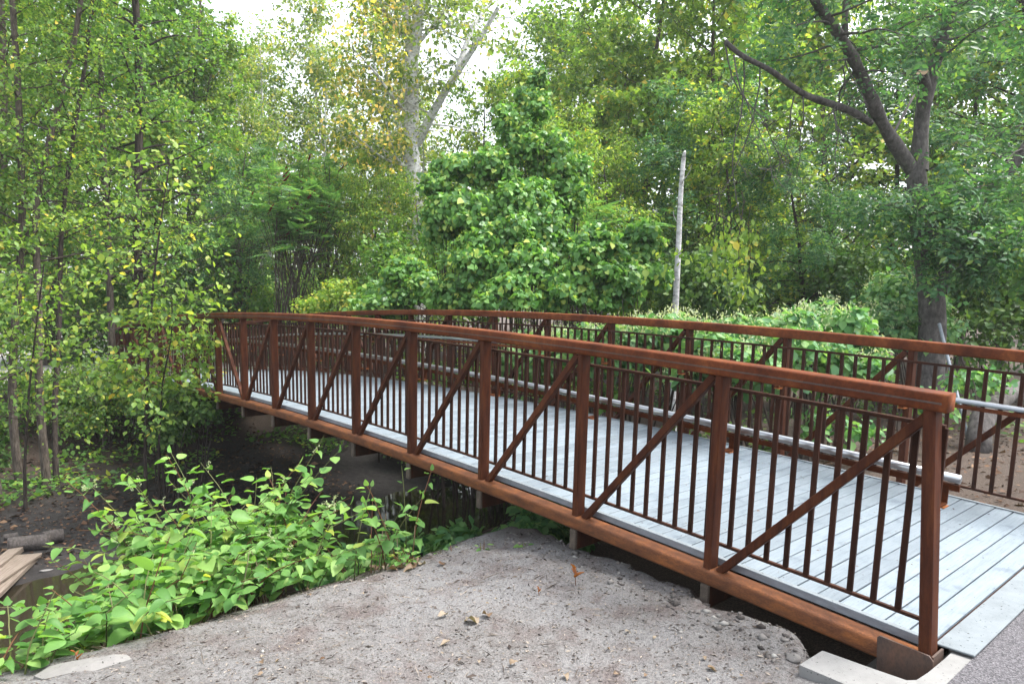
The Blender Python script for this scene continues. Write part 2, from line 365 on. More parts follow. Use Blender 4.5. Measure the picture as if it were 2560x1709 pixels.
def gz(x, y):
    x = np.asarray(x, float); y = np.asarray(y, float)
    z = np.interp(x + 0.25 * np.sin(y * 0.7), PX, PZ)
    k = 0.65 * smooth01(4.5, 10, y); z = z * (1 - k) - 0.75 * k
    y0 = np.interp(x, [6.4, 7.2, 8.4, 9.3, 9.6], [0.10, -0.10, -0.30, -0.48, -0.58])
    y0 = y0 + 0.16 * vnoise(x * 3.1, y * 0 + 3.3, 31) + 0.07 * vnoise(x * 11, y * 3, 32)
    pit = smooth01(0, 0.5, y - y0 - 0.22 * smooth01(9.6, 9.3, x)) * (1 - smooth01(2.7, 3.3, y)) * (1 - smooth01(10.0, 10.06, x)) * smooth01(4.5, 6.6, x)
    z = z - 0.8 * pit
    near = smooth01(9.7, 10.0, x)
    amp = 1 - 0.9 * near
    z = z + amp * (0.10 * vnoise(x * 0.55, y * 0.55, 1) + 0.045 * vnoise(x * 1.7, y * 1.7, 2) + 0.022 * vnoise(x * 5, y * 5, 3) + 0.010 * vnoise(x * 14, y * 14, 4))
    z = z - 0.05 * near * smooth01(-0.6, -0.3, y)
    return z


def g1(x, y): return float(gz(x, y))


def lines(segs):
    out = []
    for a, b, d in segs: out += list(np.arange(a, b, d))
    return np.array(sorted(set(np.round(out + [segs[-1][1]], 4))))


gx = lines([(-140, -60, 20), (-60, -20, 3), (-20, -10, 0.6), (-10, 4, 0.25), (4, 5.5, 0.1), (5.5, 9.9, 0.035), (9.9, 13, 0.12), (13, 30, 1.5), (30, 140, 20)])
gy = lines([(-140, -40, 20), (-40, -10, 2), (-10, -4.6, 0.35), (-4.6, -3.9, 0.1), (-3.9, 0.5, 0.035), (0.5, 4, 0.12), (4, 14, 0.4), (14, 40, 2), (40, 140, 20)])
GX, GY = np.meshgrid(gx, gy, indexing='ij'); GZ = gz(GX, GY)
ni, nj = GX.shape; idx = np.arange(ni * nj).reshape(ni, nj)
F = np.stack([idx[:-1, :-1], idx[1:, :-1], idx[1:, 1:], idx[:-1, 1:]], -1).reshape(-1, 4)
me = mesh('ground', np.stack([GX, GY, GZ], -1).reshape(-1, 3), F, SOIL, True)
ca = me.color_attributes.new('soil', 'FLOAT_COLOR', 'POINT')
wob = vnoise(GX * 1.3, GY * 1.3, 9) * 0.8
dryx = smooth01(5.0, 6.1, GX + wob * 0.6) * (1 - smooth01(0.0, 0.7, GY + wob * 0.3)) * smooth01(-30, -12, GY)
mud = (1 - smooth01(-2.15, -1.75, GZ + wob * 0.1))
cc = np.stack([1 - dryx, mud, 0 * mud, 1 + 0 * mud], -1).reshape(-1).astype(np.float32)
ca.data.foreach_set('color', cc)
tag(ob('ground', me), kind='structure')
m = MB().add([(-4.5, -80, -2.31), (6, -80, -2.31), (6, 60, -2.31), (-4.5, 60, -2.31)], [(0, 1, 2, 3)])
tag(ob('creek_water', m.mesh('creek_water', WATER)), kind='structure')

# asphalt path at the near end and a pale gravel path beyond the far end
m = MB().box(10.128, 40, -6, 9, -0.6, -0.395)
tag(ob('asphalt_path', m.mesh('asphalt_path', ASPH)), kind='structure')
M = Mat('pale_gravel'); n = M.noise(M.coord(), 60, 4, 0.7); PALE = M.bsdf(M.ramp(n, [(0.3, (0.26, 0.25, 0.24)), (0.7, (0.40, 0.39, 0.37))]), 0.9)
m = MB().box(-60, -9.98, -9, 5, -0.75, -0.385)
tag(ob('gravel_path', m.mesh('gravel_path', PALE)), kind='structure')

# ---------------------------------------------------------------- footbridge
R, P, H, W = 121.8236, 1.233, 1.283, 3.12
XEND = 9.985


def A(s, h, y):
    t = s / R; return np.array([(R + h) * sin(t), y, (R + h) * cos(t) - R])


def fr(s, h, y): t = s / R; return (A(s, h, y), np.array([0, 1.0, 0]), np.array([sin(t), 0, cos(t)]))


bridge = thing('footbridge', (0, W / 2, -0.4), 'arched rust brown steel truss footbridge with pale grey plank deck', 'footbridge')
S_END = R * math.asin(XEND / (R + 0.7))
SS = np.linspace(-8 * P - 0.03, S_END, 81)
bal_me = mesh('baluster', *bevel_box(0.032, 0.022, 1.05, 0.003), RUST_SHADE)
post_me = mesh('post', *bevel_box(0.056, 0.10, H + 0.03, 0.008), RUST_POST)
brk_plate = MB().box(-0.022, 0.022, 0, 0.10, -0.12, -0.112).box(-0.022, 0.022, 0.092, 0.10, -0.12, -0.02).mesh('bracket', RUST)
brk_plate_m = MB().box(-0.022, 0.022, -0.10, 0, -0.12, -0.112).box(-0.022, 0.022, -0.10, -0.092, -0.12, -0.02).mesh('bracket', RUST)
lip_me = MB().box(-0.03, 0.03, -0.035, 0.035, -0.006, 0).mesh('bracket_lip', ORANGE)
far_bal = MB()
for side, y0 in ((0, 0.0), (1, W)):
    inw = 1 if side == 0 else -1
    tr = ob('truss', None, bridge); tr.matrix_parent_inverse = Matrix.Translation(-bridge.location)
    def tp(name, me, **k): return ob(name, me, tr, **k)
    V, F = rect_sweep([fr(s, H + 0.061 + 0.008 * side, y0) for s in SS], 0.064, 0.049, 0.014); tp('top_chord', mesh('top_chord', V, F, RUST, True))
    V, F = rect_sweep([fr(s, H + 0.058, y0 - 0.0642 * inw) for s in np.append(SS[:-1], S_END - 0.02)], 0.0012, 0.005, 0.0008, 1); tp('chord_seam', mesh('chord_seam', V, F, SEAM))
    V, F = rect_sweep([fr(s, -0.052, y0) for s in SS], 0.068, 0.052, 0.022); tp('bottom_chord', mesh('bottom_chord', V, F, RUST_LOW, True))
    yi = y0 + 0.066 * inw
    V, F = rect_sweep([fr(s, 1.205, yi) for s in np.append(SS[:-1], S_END - 0.03)], 0.013, 0.011, 0.003, 1); tp('infill_rail', mesh('infill_rail', V, F, RUST_SHADE))
    V, F = rect_sweep([fr(s, 0.150, yi) for s in np.append(SS[:-1], S_END - 0.045)], 0.013, 0.010, 0.003, 1); tp('infill_rail', mesh('infill_rail', V, F, RUST_SHADE))
    for i in range(0, 17):
        s = (8 - i) * P
        if i == 0:
            me0 = mesh('end_post', *bevel_box(0.062, 0.104, H + 0.04, 0.008), RUST_POST)
            tp('end_post', me0, loc=(XEND - 0.031, y0, A(S_END, 0, 0)[2] + H / 2 + 0.006))
        else:
            tp('post', post_me, loc=A(s, H / 2 + 0.012, y0), rot=(0, s / R, 0))
        if i < 16:
            # diagonal of the panel between post i and post i+1
            sa, sb = (8 - i) * P, (7 - i) * P
            if i < 8: lo, hi = A(sb + 0.075, -0.004, y0), A(sa - 0.055 - (0 if i else -0.06), H + 0.004, y0)
            else: lo, hi = A(sa - 0.075, -0.004, y0), A(sb + 0.055, H + 0.004, y0)
            d = hi - lo; d /= np.linalg.norm(d); u = np.cross(d, [0, 1.0, 0])
            V, F = rect_sweep([(lo, np.array([0, 1.0, 0]), u), (hi, np.array([0, 1.0, 0]), u)], 0.026, 0.026, 0.005, 1)
            tp('diagonal', mesh('diagonal', V, F, RUST_POST))
            nb = 10 if i == 0 else 9
            for k in range(nb):
                q = sb + 0.092 + 0.1315 * k
                if i >= 14:
                    Vb, Fb = bevel_box(0.032, 0.022, 1.05, 0.003); t = q / R
                    Vb = np.array(Vb); Vw = np.stack([Vb[:, 0] * cos(t) + Vb[:, 2] * sin(t), Vb[:, 1], -Vb[:, 0] * sin(t) + Vb[:, 2] * cos(t)], -1)
                    if side == 1: far_bal.add(Vw + A(q, 0.675, yi), Fb); continue
                tp('baluster', bal_me, loc=A(q, 0.675, yi), rot=(0, q / R, 0))
    if side == 1: tag(tp('far_balusters', far_bal.mesh('far_balusters', RUST_SHADE)), kind='stuff')
    # handrail
    hr = ob('handrail', None, bridge); hr.matrix_parent_inverse = Matrix.Translation(-bridge.location)
    yh = y0 + 0.165 * inw
    SH = np.linspace(-8 * P, S_END + 0.035, 61)
    V, F = tube([A(s, 0.925, yh) for s in SH], 0.0235, 14); ob('pipe', mesh('pipe', V, F, GALV, True), hr)
    V, F = rect_sweep([fr(s, 0.874, yh) for s in SH], 0.005, 0.017, 0.001, 1); ob('support_bar', mesh('support_bar', V, F, RUST), hr)
    for i in range(0, 17):
        s = (8 - i) * P if i else S_END - 0.035
        ob('bracket', brk_plate if inw > 0 else brk_plate_m, hr, loc=A(s, 0.90, y0 + 0.065 * inw), rot=(0, s / R, 0))
        ob('bracket_lip', lip_me, hr, loc=A(s, 0.775, y0 + 0.125 * inw), rot=(0, s / R, 0))
# deck
dk = ob('deck', None, bridge); dk.matrix_parent_inverse = Matrix.Translation(-bridge.location)
PW = 0.1305
plank = [mesh('plank', *bevel_box(PW - 0.009, W - 0.17, 0.034, 0.004), DECK)]
s = R * math.asin(9.945 / R) - PW / 2
while s > -8 * P:
    jz = random.uniform(-0.0012, 0.0012)
    ob('plank', plank[0], dk, loc=A(s, 0.028 + jz, W / 2 + random.uniform(-.001, .001)), rot=(random.uniform(-.0006, .0006), s / R + random.uniform(-.004, .004), random.uniform(-.0006, .0006)))
    s -= PW
SD = np.linspace(-8 * P, R * math.asin(9.94 / R), 61)
for ye, sg in ((0.072, 1), (W - 0.072, -1)):
    V, F = rect_sweep([fr(q, 0.026, ye) for q in SD], 0.003, 0.0225, 0.0008, 1); ob('edge_angle', mesh('edge_angle', V, F, ANGLE), dk)
    V, F = rect_sweep([fr(q, 0.0495, ye + sg * 0.016) for q in SD], 0.018, 0.0022, 0.0008, 1); ob('edge_strip', mesh('edge_strip', V, F, PLATE), dk)
for ys in (0.35, 1.0, W / 2, W - 1.0, W - 0.35):
    V, F = rect_sweep([fr(q, -0.055, ys) for q in SD], 0.03, 0.064, 0.003, 1); ob('stringer', mesh('stringer', V, F, RUST_SHADE), dk)
beam_me = mesh('floor_beam', *bevel_box(0.062, W + 0.06, 0.165, 0.006), RUST_SHADE); lit_end_me = mesh('beam_lit_end', *bevel_box(0.066, 0.03, 0.168, 0.008), BEAM)  # under-deck shadow is in the beam colour; added end pieces keep the lit tone
for i in range(1, 17):
    s = (8 - i) * P; o = ob('floor_beam', beam_me, bridge, loc=A(s, -0.188, W / 2), rot=(0, s / R, 0)); o.matrix_parent_inverse = Matrix.Translation(-bridge.location)
    for yc in (-0.045, W + 0.045): ob('beam_lit_end', lit_end_me, o, loc=(0, yc - W / 2, 0))
for y0, sg in ((-0.074, -1), (W + 0.074, 1)):
    m = MB(); x0, x1 = 9.732, 10.008; zt = -0.362
    pts = [(x0, -0.9), (x1, -0.9), (x1, zt - 0.03), (x1 - 0.02, zt - 0.008), (x0 + 0.012, zt + 0.012), (x0, zt)]
    n = len(pts); ya, yb = y0, y0 + 0.012 * sg
    V = [(a, ya, b) for a, b in pts] + [(a, yb, b) for a, b in pts]
    m.add(V, [tuple(range(n)), tuple(range(2 * n - 1, n - 1, -1))] + [(i, i + n, (i + 1) % n + n, (i + 1) % n) for i in range(n)])
    ymn, ymx = sorted((y0 + 0.0 * sg, y0 - sg * 0.14)); m.box(9.996, 10.007, ymn, ymx, -0.9, -0.375)
    wpart('end_plate', m.mesh('end_plate', RUST_PLATE), bridge)

# transition plate and abutment
def slab_mesh(name, mat, x0, x1, y0, y1, z0, z1, b=0.004):
    V, F = bevel_box(x1 - x0, y1 - y0, z1 - z0, b); return mesh(name, np.array(V) + [(x0 + x1) / 2, (y0 + y1) / 2, (z0 + z1) / 2], F, mat)


t = thing('transition_plate', (10.04, W / 2, -0.386), 'pale speckled steel plate bridging the deck end to the asphalt', 'plate')
wpart('cover_plate', slab_mesh('cover_plate', PLATE, 9.952, 10.136, 0.108, W - 0.108, -0.388, -0.376, 0.003), t)
wpart('edge_bar', slab_mesh('edge_bar', RUST_SHADE, 9.944, 9.951, 0.11, W - 0.11, -0.40, -0.378, 0.001), t)
ab = thing('abutment', (9.9, W / 2, -1.6), 'pale concrete bridge abutment with a wing wall beside the dark end plate', 'abutment')
pts = [(9.568, -0.367), (9.80, -0.363), (9.985, -0.36), (10.012, -0.31), (10.024, -0.2), (10.03, 0.0), (10.03, W), (10.024, W + 0.2), (9.985, W + 0.36), (9.568, W + 0.367), (9.56, W + 0.6), (10.0, W + 0.625), (10.125, W + 0.63), (10.125, -0.63), (10.0, -0.625), (9.562, -0.602)]
n = len(pts)
V = [(a, b, -0.402 + 0.003 * random.uniform(-1, 1)) for a, b in pts] + [(a, b, -1.9) for a, b in pts]
import bmesh
bm = bmesh.new(); vv = [bm.verts.new(v) for v in V]
bm.faces.new(vv[:n][::-1]); 
for i in range(n): bm.faces.new((vv[i], vv[(i + 1) % n], vv[(i + 1) % n + n], vv[i + n]))
bmesh.ops.triangulate(bm, faces=[f for f in bm.faces if len(f.verts) > 4])
bmesh.ops.recalc_face_normals(bm, faces=bm.faces[:])
me = bpy.data.meshes.new('retaining_wall'); bm.to_mesh(me); bm.free(); me.materials.append(CONC)
wpart('retaining_wall', me, ab)
wpart('bearing_seat', MB().box(9.3, 10.026, 0.3, W - 0.3, -1.9, -1.0).mesh('bearing_seat', CONC), ab)

# ---------------------------------------------------------------- foliage tools
T_OV2 = (np.array([(0, 0, 0), (.33, .48, .07), (0, 1, -.10), (-.33, .48, .07)]), np.array([(0, 1, 2), (0, 2, 3)]))
T_OV4 = (np.array([(0, 0, 0), (.30, .22, .06), (.34, .55, .05), (0, 1, -.12), (-.34, .55, .05), (-.30, .22, .06)]), np.array([(0, 1, 2), (0, 2, 3), (0, 3, 4), (0, 4, 5)]))
T_LAN = (np.array([(0, 0, 0), (.17, .45, .05), (0, 1, -.15), (-.17, .45, .05)]), np.array([(0, 1, 2), (0, 2, 3)]))
_g = [(0, 0, 0), (.30, -.10, .03), (.50, .18, .0), (.36, .42, .06), (.42, .70, -.03), (.14, .66, .05), (0, 1, -.12), (-.14, .66, .05), (-.42, .70, -.03), (-.36, .42, .06), (-.50, .18, .0), (-.30, -.10, .03)]
T_HEART = (np.array([(0, 0, 0), (.34, -.12, .05), (.50, .16, .02), (.40, .52, .03), (0, 1, -.16), (-.40, .52, .03), (-.50, .16, .02), (-.34, -.12, .05)]), np.array([(0, i, i + 1) for i in range(1, 7)]))
T_GRAPE = (np.array(_g), np.array([(0, i, i + 1) for i in range(1, 11)]))


def t_pinnate(n, wid, ln, droop=0.25):
    V = []; F = []
    for i in range(n):
        y = 0.12 + 0.85 * i / n; z = -droop * y * y
        for sg in (-1, 1):
            L = ln * (1 - 0.45 * abs(2 * i / n - 0.8)); b = len(V)
            dx, dy = sg * 0.86, 0.5
            px, py = -dy * wid, dx * wid
            V += [(0, y, z), (dx * L * .45 + px * L, y + dy * L * .45 + py * L, z + 0.02), (dx * L, y + dy * L, z - 0.05), (dx * L * .45 - px * L, y + dy * L * .45 - py * L, z + 0.02)]
            F += [(b, b + 1, b + 2), (b, b + 2, b + 3)]
    b = len(V); z = -droop
    V += [(0, .95, z), (.07, 1.1, z), (0, 1.28, z - .06), (-.07, 1.1, z)]; F += [(b, b + 1, b + 2), (b, b + 2, b + 3)]
    return np.array(V), np.array(F)


T_SUM = t_pinnate(8, 0.22, 0.30)
T_BOX = t_pinnate(2, 0.26, 0.62, 0.3)


def unit(v): return v / (np.linalg.norm(v, axis=-1, keepdims=True) + 1e-9)


def leafset(pos, axis, nrm, size, tmpl):
    T, Ft = tmpl; y = unit(axis); nn = unit(nrm - (nrm * y).sum(1)[:, None] * y); x = np.cross(y, nn)
    V = pos[:, None] + size[:, None, None] * (T[None, :, 0, None] * x[:, None] + T[None, :, 1, None] * y[:, None] + T[None, :, 2, None] * nn[:, None])
    F = Ft[None] + (np.arange(len(pos)) * len(T))[:, None, None]
    return V.reshape(-1, 3), F.reshape(-1, 3)


def leafmesh(name, sets, mats):
    """sets: [(V, F, material index)]"""
    Vs, Fs, mi = [], [], []; b = 0
    for V, F, k in sets:
        Vs.append(V); Fs.append(F + b); mi.append(np.full(len(F), k)); b += len(V)
    return mesh(name, np.concatenate(Vs), np.concatenate(Fs), mats, False, np.concatenate(mi))


def rnd(n): return RNG.normal(size=(n, 3))


def spray(c, ax, n, spread, size, tmpl, droop=0.35, flat=0.5, var=0.25):
    """n leaves round the points c (k,3) whose twigs run along ax (k,3)"""
    k = len(c); i = RNG.integers(0, k, n)
    off = rnd(n) * spread; off[:, 2] *= flat
    pos = c[i] + off
    axis = unit(ax[i]) * 0.6 + rnd(n) * 0.6; axis[:, 2] -= droop
    nrm = np.array([0, 0, 1.0]) + rnd(n) * 0.5
    return leafset(pos, axis, nrm, size * (1 + var * RNG.normal(size=n)).clip(0.45, 1.7), tmpl)


def bend(p0, d, L, n, up, wob):
    pts = [np.array(p0, float)]; d = np.array(d, float); d /= np.linalg.norm(d)
    for _ in range(n):
        d = d + RNG.normal(size=3) * wob + np.array([0, 0, up]); d /= np.linalg.norm(d); pts.append(pts[-1] + d * L / n)
    return np.array(pts)


def limbs(wood, trunk, rad, t0, nb, L, rise, up, sub, k0=5, r0=0.4, tl=0.55):
    """side branches from a trunk polyline; returns twig points and directions"""
    C, AX = [], []
    tk = np.linspace(0, 1, len(trunk)); az0 = RNG.uniform(0, 6.28)
    for b in range(nb):
        t = t0 + (1 - t0) * (b + RNG.uniform(0, 1)) / nb
        p = np.array([np.interp(t, tk, trunk[:, j]) for j in range(3)]); r = np.interp(t, tk, rad)
        az = az0 + b * 2.4 + RNG.uniform(-.5, .5); e = rise + RNG.uniform(-.25, .25)
        d = np.array([cos(az) * cos(e), sin(az) * cos(e), sin(e)])
        l = L * (1 - 0.62 * ((t - t0) / (1 - t0 + 1e-6)) ** 1.3) * RNG.uniform(.7, 1.2)
        pts = bend(p, d, l, 6, up, 0.13); rb = max(0.006, min(r * r0, l * 0.018))
        wood.add(*tube(pts, np.linspace(rb, 0.004, 7), k0, False))
        for q in range(sub):
            u = 0.25 + 0.75 * (q + RNG.uniform(0, 1)) / sub; f = u * 6; a = int(min(5, f)); pp = pts[a] + (pts[a + 1] - pts[a]) * (f - a)
            dd = unit(pts[a + 1] - pts[a]) + RNG.normal(size=3) * 0.65; dd[2] -= 0.05
            tw = bend(pp, dd, tl * RNG.uniform(.5, 1.3), 3, -0.03, 0.18)
            wood.add(*tube(tw, np.linspace(0.006, 0.002, 4), 3, False))
            for j in (1, 2, 3): C.append(tw[j]); AX.append(tw[j] - tw[j - 1])
        C.append(pts[-1]); AX.append(pts[-1] - pts[-2])
    return np.array(C), np.array(AX)


def trunk_local(h, r, lean=0.06, n=9):
    pts = bend((0, 0, -0.25), (RNG.normal() * lean, RNG.normal() * lean, 1), h, n, 0.02, 0.05)
    rad = r * (1 - 0.9 * np.linspace(0, 1, n + 1) ** 0.9); rad[0] *= 1.35
    return pts, rad


# ---------------------------------------------------------------- forest trees (prototypes, then copies)
def proto_tree(name, h, r, t0, nb, L, rise, up, sub, nleaf, size, tmpl, barkm, leafm, spread=0.22, tl=0.6, droop=0.35, extra=None):
    t = thing(name, (0, 0, 0), 'x', 'tree')
    wd = MB(); tr, rad = trunk_local(h, r); wd.add(*tube(tr, rad, 9, False))
    C, AX = limbs(wd, tr, rad, t0, nb, L, rise, up, sub, tl=tl)
    ob('trunk', wd.mesh('trunk', barkm, True), t)
    sets = [(*spray(C, AX, nleaf, spread, size, tmpl, droop), 0)]; mats = [leafm]
    if extra:
        em, frac = extra; sel = C[:, 2] > np.quantile(C[:, 2], .35); sets.append((*spray(C[sel], AX[sel], int(nleaf * frac), spread, size, tmpl, droop), 1)); mats.append(em)
    ob('crown', leafmesh('crown', sets, mats), t)
    return t


protos = {
    'ash': proto_tree('ash_tree', 11, 0.13, 0.22, 46, 3.0, 0.45, 0.02, 10, 10000, 0.13, T_OV2, BARK, LF_ASH, 0.13),
    'maple': proto_tree('maple_tree', 12, 0.17, 0.18, 50, 3.6, 0.35, 0.0, 9, 10000, 0.16, T_OV4, BARK_D, LF_MAPLE, 0.17),
    'yellow': proto_tree('elm_tree', 11, 0.14, 0.2, 44, 3.2, 0.4, 0.0, 10, 7500, 0.14, T_OV2, BARK, LF_YG, 0.15, extra=(LF_ASH, 0.5)),
    'poplar': proto_tree('poplar_tree', 13, 0.16, 0.3, 46, 2.6, 0.75, 0.03, 8, 7000, 0.13, T_OV2, BARK_W, LF_COT, 0.15, droop=0.6),
    'box': proto_tree('boxelder_tree', 10, 0.15, 0.18, 46, 3.4, 0.25, -0.03, 9, 4600, 0.22, T_BOX, BARK_D, LF_BOX, 0.16, droop=0.55),
    'willow': proto_tree('willow_tree', 9, 0.14, 0.12, 54, 2.8, 0.5, -0.02, 10, 11000, 0.13, T_LAN, BARK, LF_ASH, 0.14, droop=0.5, extra=(LF_YG, 0.3)),
}
used = set()


def place(kind, px, D, top, label, group=None, scale=None, minz=None):
    p = at(px, 764, D); z = g1(p[0], p[1])
    h = {'ash': 11, 'maple': 12, 'yellow': 11, 'poplar': 13, 'box': 10, 'willow': 9}[kind]
    ztop = CAM[2] + D * (764 - top) / FPX
    sc = scale or (ztop - z) / (h * 1.02)
    rz = random.uniform(0, 6.28); t = protos[kind]
    loc = (p[0], p[1], z - 0.1)
    if kind not in used:
        used.add(kind); t.location = loc; t.rotation_euler = (0, 0, rz); t.scale = (sc,) * 3; t['label'] = label
        if group: t['group'] = group
        return t
    return dup(t, loc, rz, sc, label, group)


GA = 'tall trees of the dense forest behind the bridge'
rows = [
    # kind, px, depth, pixel row of the top
    ('maple', -120, 21, -420), ('ash', 120, 24, -300), ('maple', 330, 27, -200), ('ash', 470, 25, 40), ('poplar', 655, 36, 120), ('box', 590, 24, 330), ('ash', 645, 31, 190),
    ('poplar', 800, 33, 60), ('poplar', 905, 36, -90), ('ash', 860, 30, 330), ('poplar', 1150, 36, 200), ('ash', 1010, 36, 330), ('willow', 925, 21, 430),
    ('ash', 1290, 35, 60), ('ash', 1510, 31, -40), ('yellow', 1560, 24, 60), ('ash', 1590, 27, -240), ('yellow', 1690, 34, 20), ('yellow', 1790, 25, -160),
    ('yellow', 1900, 31, -120), ('yellow', 1990, 36, 60), ('yellow', 2100, 28, -200), ('box', 2200, 30, 60), ('yellow', 2290, 31, -140), ('yellow', 2400, 29, -100),
    ('yellow', 2500, 30, -200), ('box', 2590, 19, -260), ('ash', 2760, 26, -250), ('ash', -20, 32, -260), ('yellow', 210, 36, -140), ('maple', 420, 38, -60),
    ('ash', 1190, 25, 430), ('willow', 820, 24, 430), ('willow', 1560, 20, 330), ('yellow', 1420, 27, 150), ('ash', 725, 37, 110), ('poplar', 1120, 31, 120), ('ash', 1365, 33, 60), ('ash', 1205, 30, 210), ('willow', 1480, 18, 300), ('ash', 1075, 19, 430), ('poplar', 735, 30, 90), ('poplar', 985, 33, 40), ('box', 1720, 20, 160), ('yellow', 1850, 19, 210), ('box', 2030, 18, 330),
]
LB = ['dark broad crowned tree cut by the left edge of the frame', 'green small leaved tree behind the leftmost slender trunks', 'dark broad crowned tree right behind the tallest dark trunk', 'green tree whose fine leaves border the bright sky gap',
      'thin pale poplar standing in the bright sky gap left of the golden leaves', 'drooping dark tree above the far left end of the railing', 'green tree low in the bright sky gap left of the golden leaves', 'pale thin poplar rising behind the golden leaves', 'pale thin poplar close to the left of the big forked poplar',
      'green tree behind the red fruited sumacs', 'pale thin poplar between the big forked poplar and the vine covered tree', 'green tree directly behind the trunk of the big forked poplar', 'feathery narrow leaved tree beside the lower trunk of the big forked poplar',
      'airy green tree in the sky gap above the tip of the vine covered tree', 'green tall tree right of the sky gap above the vine covered tree', 'yellow green tree above the right shoulder of the vine covered tree', 'tall green tree over the gap between the vines and the slim white trunk',
      'yellow green tree far behind the slim white trunk', 'backlit yellow green tree behind the tip of the broken limb', 'backlit yellow green tree deep behind the broken limb', 'yellow green tree behind the left fork of the big grey tree', 'backlit yellow green tree between the two forks of the big grey tree',
      'drooping blue green tree behind the sawn limb stub', 'backlit yellow green tree directly above the trunk of the big grey tree', 'yellow green tree right of the sawn limb stub', 'yellow green tree deep in the upper right corner', 'drooping dark tree at the right edge of the frame',
      'green tree just outside the right edge', 'far green tree in the upper left corner', 'far yellow green tree behind the slender trunks', 'far dark tree right of the tallest dark trunk', 'small green tree hidden behind the middle of the vine covered tree',
      'feathery low tree right of the red fruited sumacs', 'feathery low tree behind the rounded vine thicket', 'yellow green tree right behind the tip of the vine covered tree', 'airy green tree far behind the golden leaves', 'thin pale poplar against the big slanting limb of the forked poplar', 'airy green tree far behind the tip of the vine covered tree', 'airy green tree filling the gap right of the big forked poplar trunk', 'feathery tree leaning on the right side of the vine covered tree', 'small leaved tree against the left side of the vine covered tree', 'thin pale poplar above the umbrella shaped sumac', 'thin pale poplar seen between the limbs of the big forked poplar', 'drooping dark tree directly behind the slim white trunk', 'yellow green small tree under the broken limb', 'drooping dark low tree left of the big grey trunk']
for (kind, px, D, top), lab in zip(rows, LB): place(kind, px, D, top, lab, GA)

# far wood: one mass
def blobs_leaves(blobs, n, size, tmpl, shell=0.35, upb=0.5, droop=0.5, var=0.25):
    B = np.array([b[:6] for b in blobs], float); area = (B[:, 3] * B[:, 4] + B[:, 3] * B[:, 5] + B[:, 4] * B[:, 5]); i = RNG.choice(len(B), n, p=area / area.sum())
    d = unit(rnd(n)); d[:, 2] = np.where(d[:, 2] < -0.55, -d[:, 2], d[:, 2]); d = unit(d)
    r = 1 - shell * RNG.random(n) ** 1.6 + 0.06 * RNG.normal(size=n)
    bump = 1 + 0.16 * np.sin(d[:, 0] * 7 + i) * np.sin(d[:, 1] * 6 + 2 * i) + 0.12 * np.sin(d[:, 2] * 9 + 3 * i)
    pos = B[i, :3] + d * B[i, 3:6] * (r * bump)[:, None]
    nrm = d * 0.75 + np.array([0, 0, upb]) + rnd(n) * 0.32
    axis = rnd(n) * 0.7 + d * 0.3; axis[:, 2] -= droop
    return leafset(pos, axis, nrm, size * (1 + var * RNG.normal(size=n)).clip(.4, 1.8), tmpl)


bl = []
for a in np.arange(88, 192, 1.6):
    Dd = random.uniform(46, 60); x, y = CAM[0] + Dd * cos(radians(a)), CAM[1] + Dd * sin(radians(a)); hh = random.uniform(2.5, 4.5)
    bl.append((x, y, hh * 0.75, 2.6, 2.6, hh)); bl.append((x + random.uniform(-4, 4), y + random.uniform(-4, 4), 1.6, 3.2, 3.2, 2.6))
V, F = blobs_leaves(bl, 42000, 0.42, T_OV2, 0.5)
tag(ob('far_wood', leafmesh('far_wood', [(V, F, 0)], [LF_ASH])), 'distant mass of green woodland closing the view behind the trees', 'woodland', kind='stuff')


# ---------------------------------------------------------------- shrubs and vine mounds
def shrub(name, label, cat, blobs, n, size, tmpl, leafm, barkm=BARK_S, stems=14, group=None, shell=0.35, extra=None, droop=0.5, part='foliage', base=None):
    bx = np.mean([b[0] for b in blobs]); by = np.mean([b[1] for b in blobs]); t = thing(name, (bx, by, g1(bx, by)), label, cat, group)
    wd = MB()
    for i in range(stems):
        b = random.choice(blobs); d = unit(rnd(1))[0]; d[2] = abs(d[2])
        end = np.array(b[:3]) + d * np.array(b[3:6]) * 0.85
        ux = base[0] if base else b[0] * 0.7 + bx * 0.3; uy = base[1] if base else b[1] * 0.7 + by * 0.3
        st = np.array([ux + random.uniform(-.3, .3), uy + random.uniform(-.3, .3), 0]); st[2] = g1(st[0], st[1]) - 0.05
        mid = (st + end) / 2 + RNG.normal(size=3) * 0.15; mid[2] += 0.2
        tt = np.linspace(0, 1, 6)[:, None]; pts = (1 - tt) ** 2 * st + 2 * tt * (1 - tt) * mid + tt ** 2 * end
        wd.add(*tube(pts, np.linspace(random.uniform(.012, .028), .004, 6), 5, False))
    wpart('stems', wd.mesh('stems', barkm, True), t)['kind'] = 'stuff'
    sets = [(*blobs_leaves(blobs, n, size, tmpl, shell, droop=droop), 0)]; mats = [leafm]
    wpart(part, leafmesh(part, sets, mats), t)
    if extra: extra(t, blobs)
    return t


def ragged(blobs, k=5, f=(.38, .62), core=.55, seed=1):
    rs = random.Random(seed); out = []
    for x, y, z, a, b, c in blobs:
        out.append((x, y, z, a * core, b * core, c * core))
        for _ in range(k):
            u = [rs.gauss(0, 1) for _ in range(3)]; n_ = math.sqrt(sum(t * t for t in u)) + 1e-6; q = rs.uniform(*f); rr = rs.uniform(.55, .85)
            out.append((x + u[0] / n_ * a * rr, y + u[1] / n_ * b * rr, z + u[2] / n_ * c * rr, a * q, b * q, c * q * .85))
    return out


def wb(px, py, D, rx, ry, rz): p = at(px, py, D); return (p[0], p[1], p[2], rx, ry, rz)


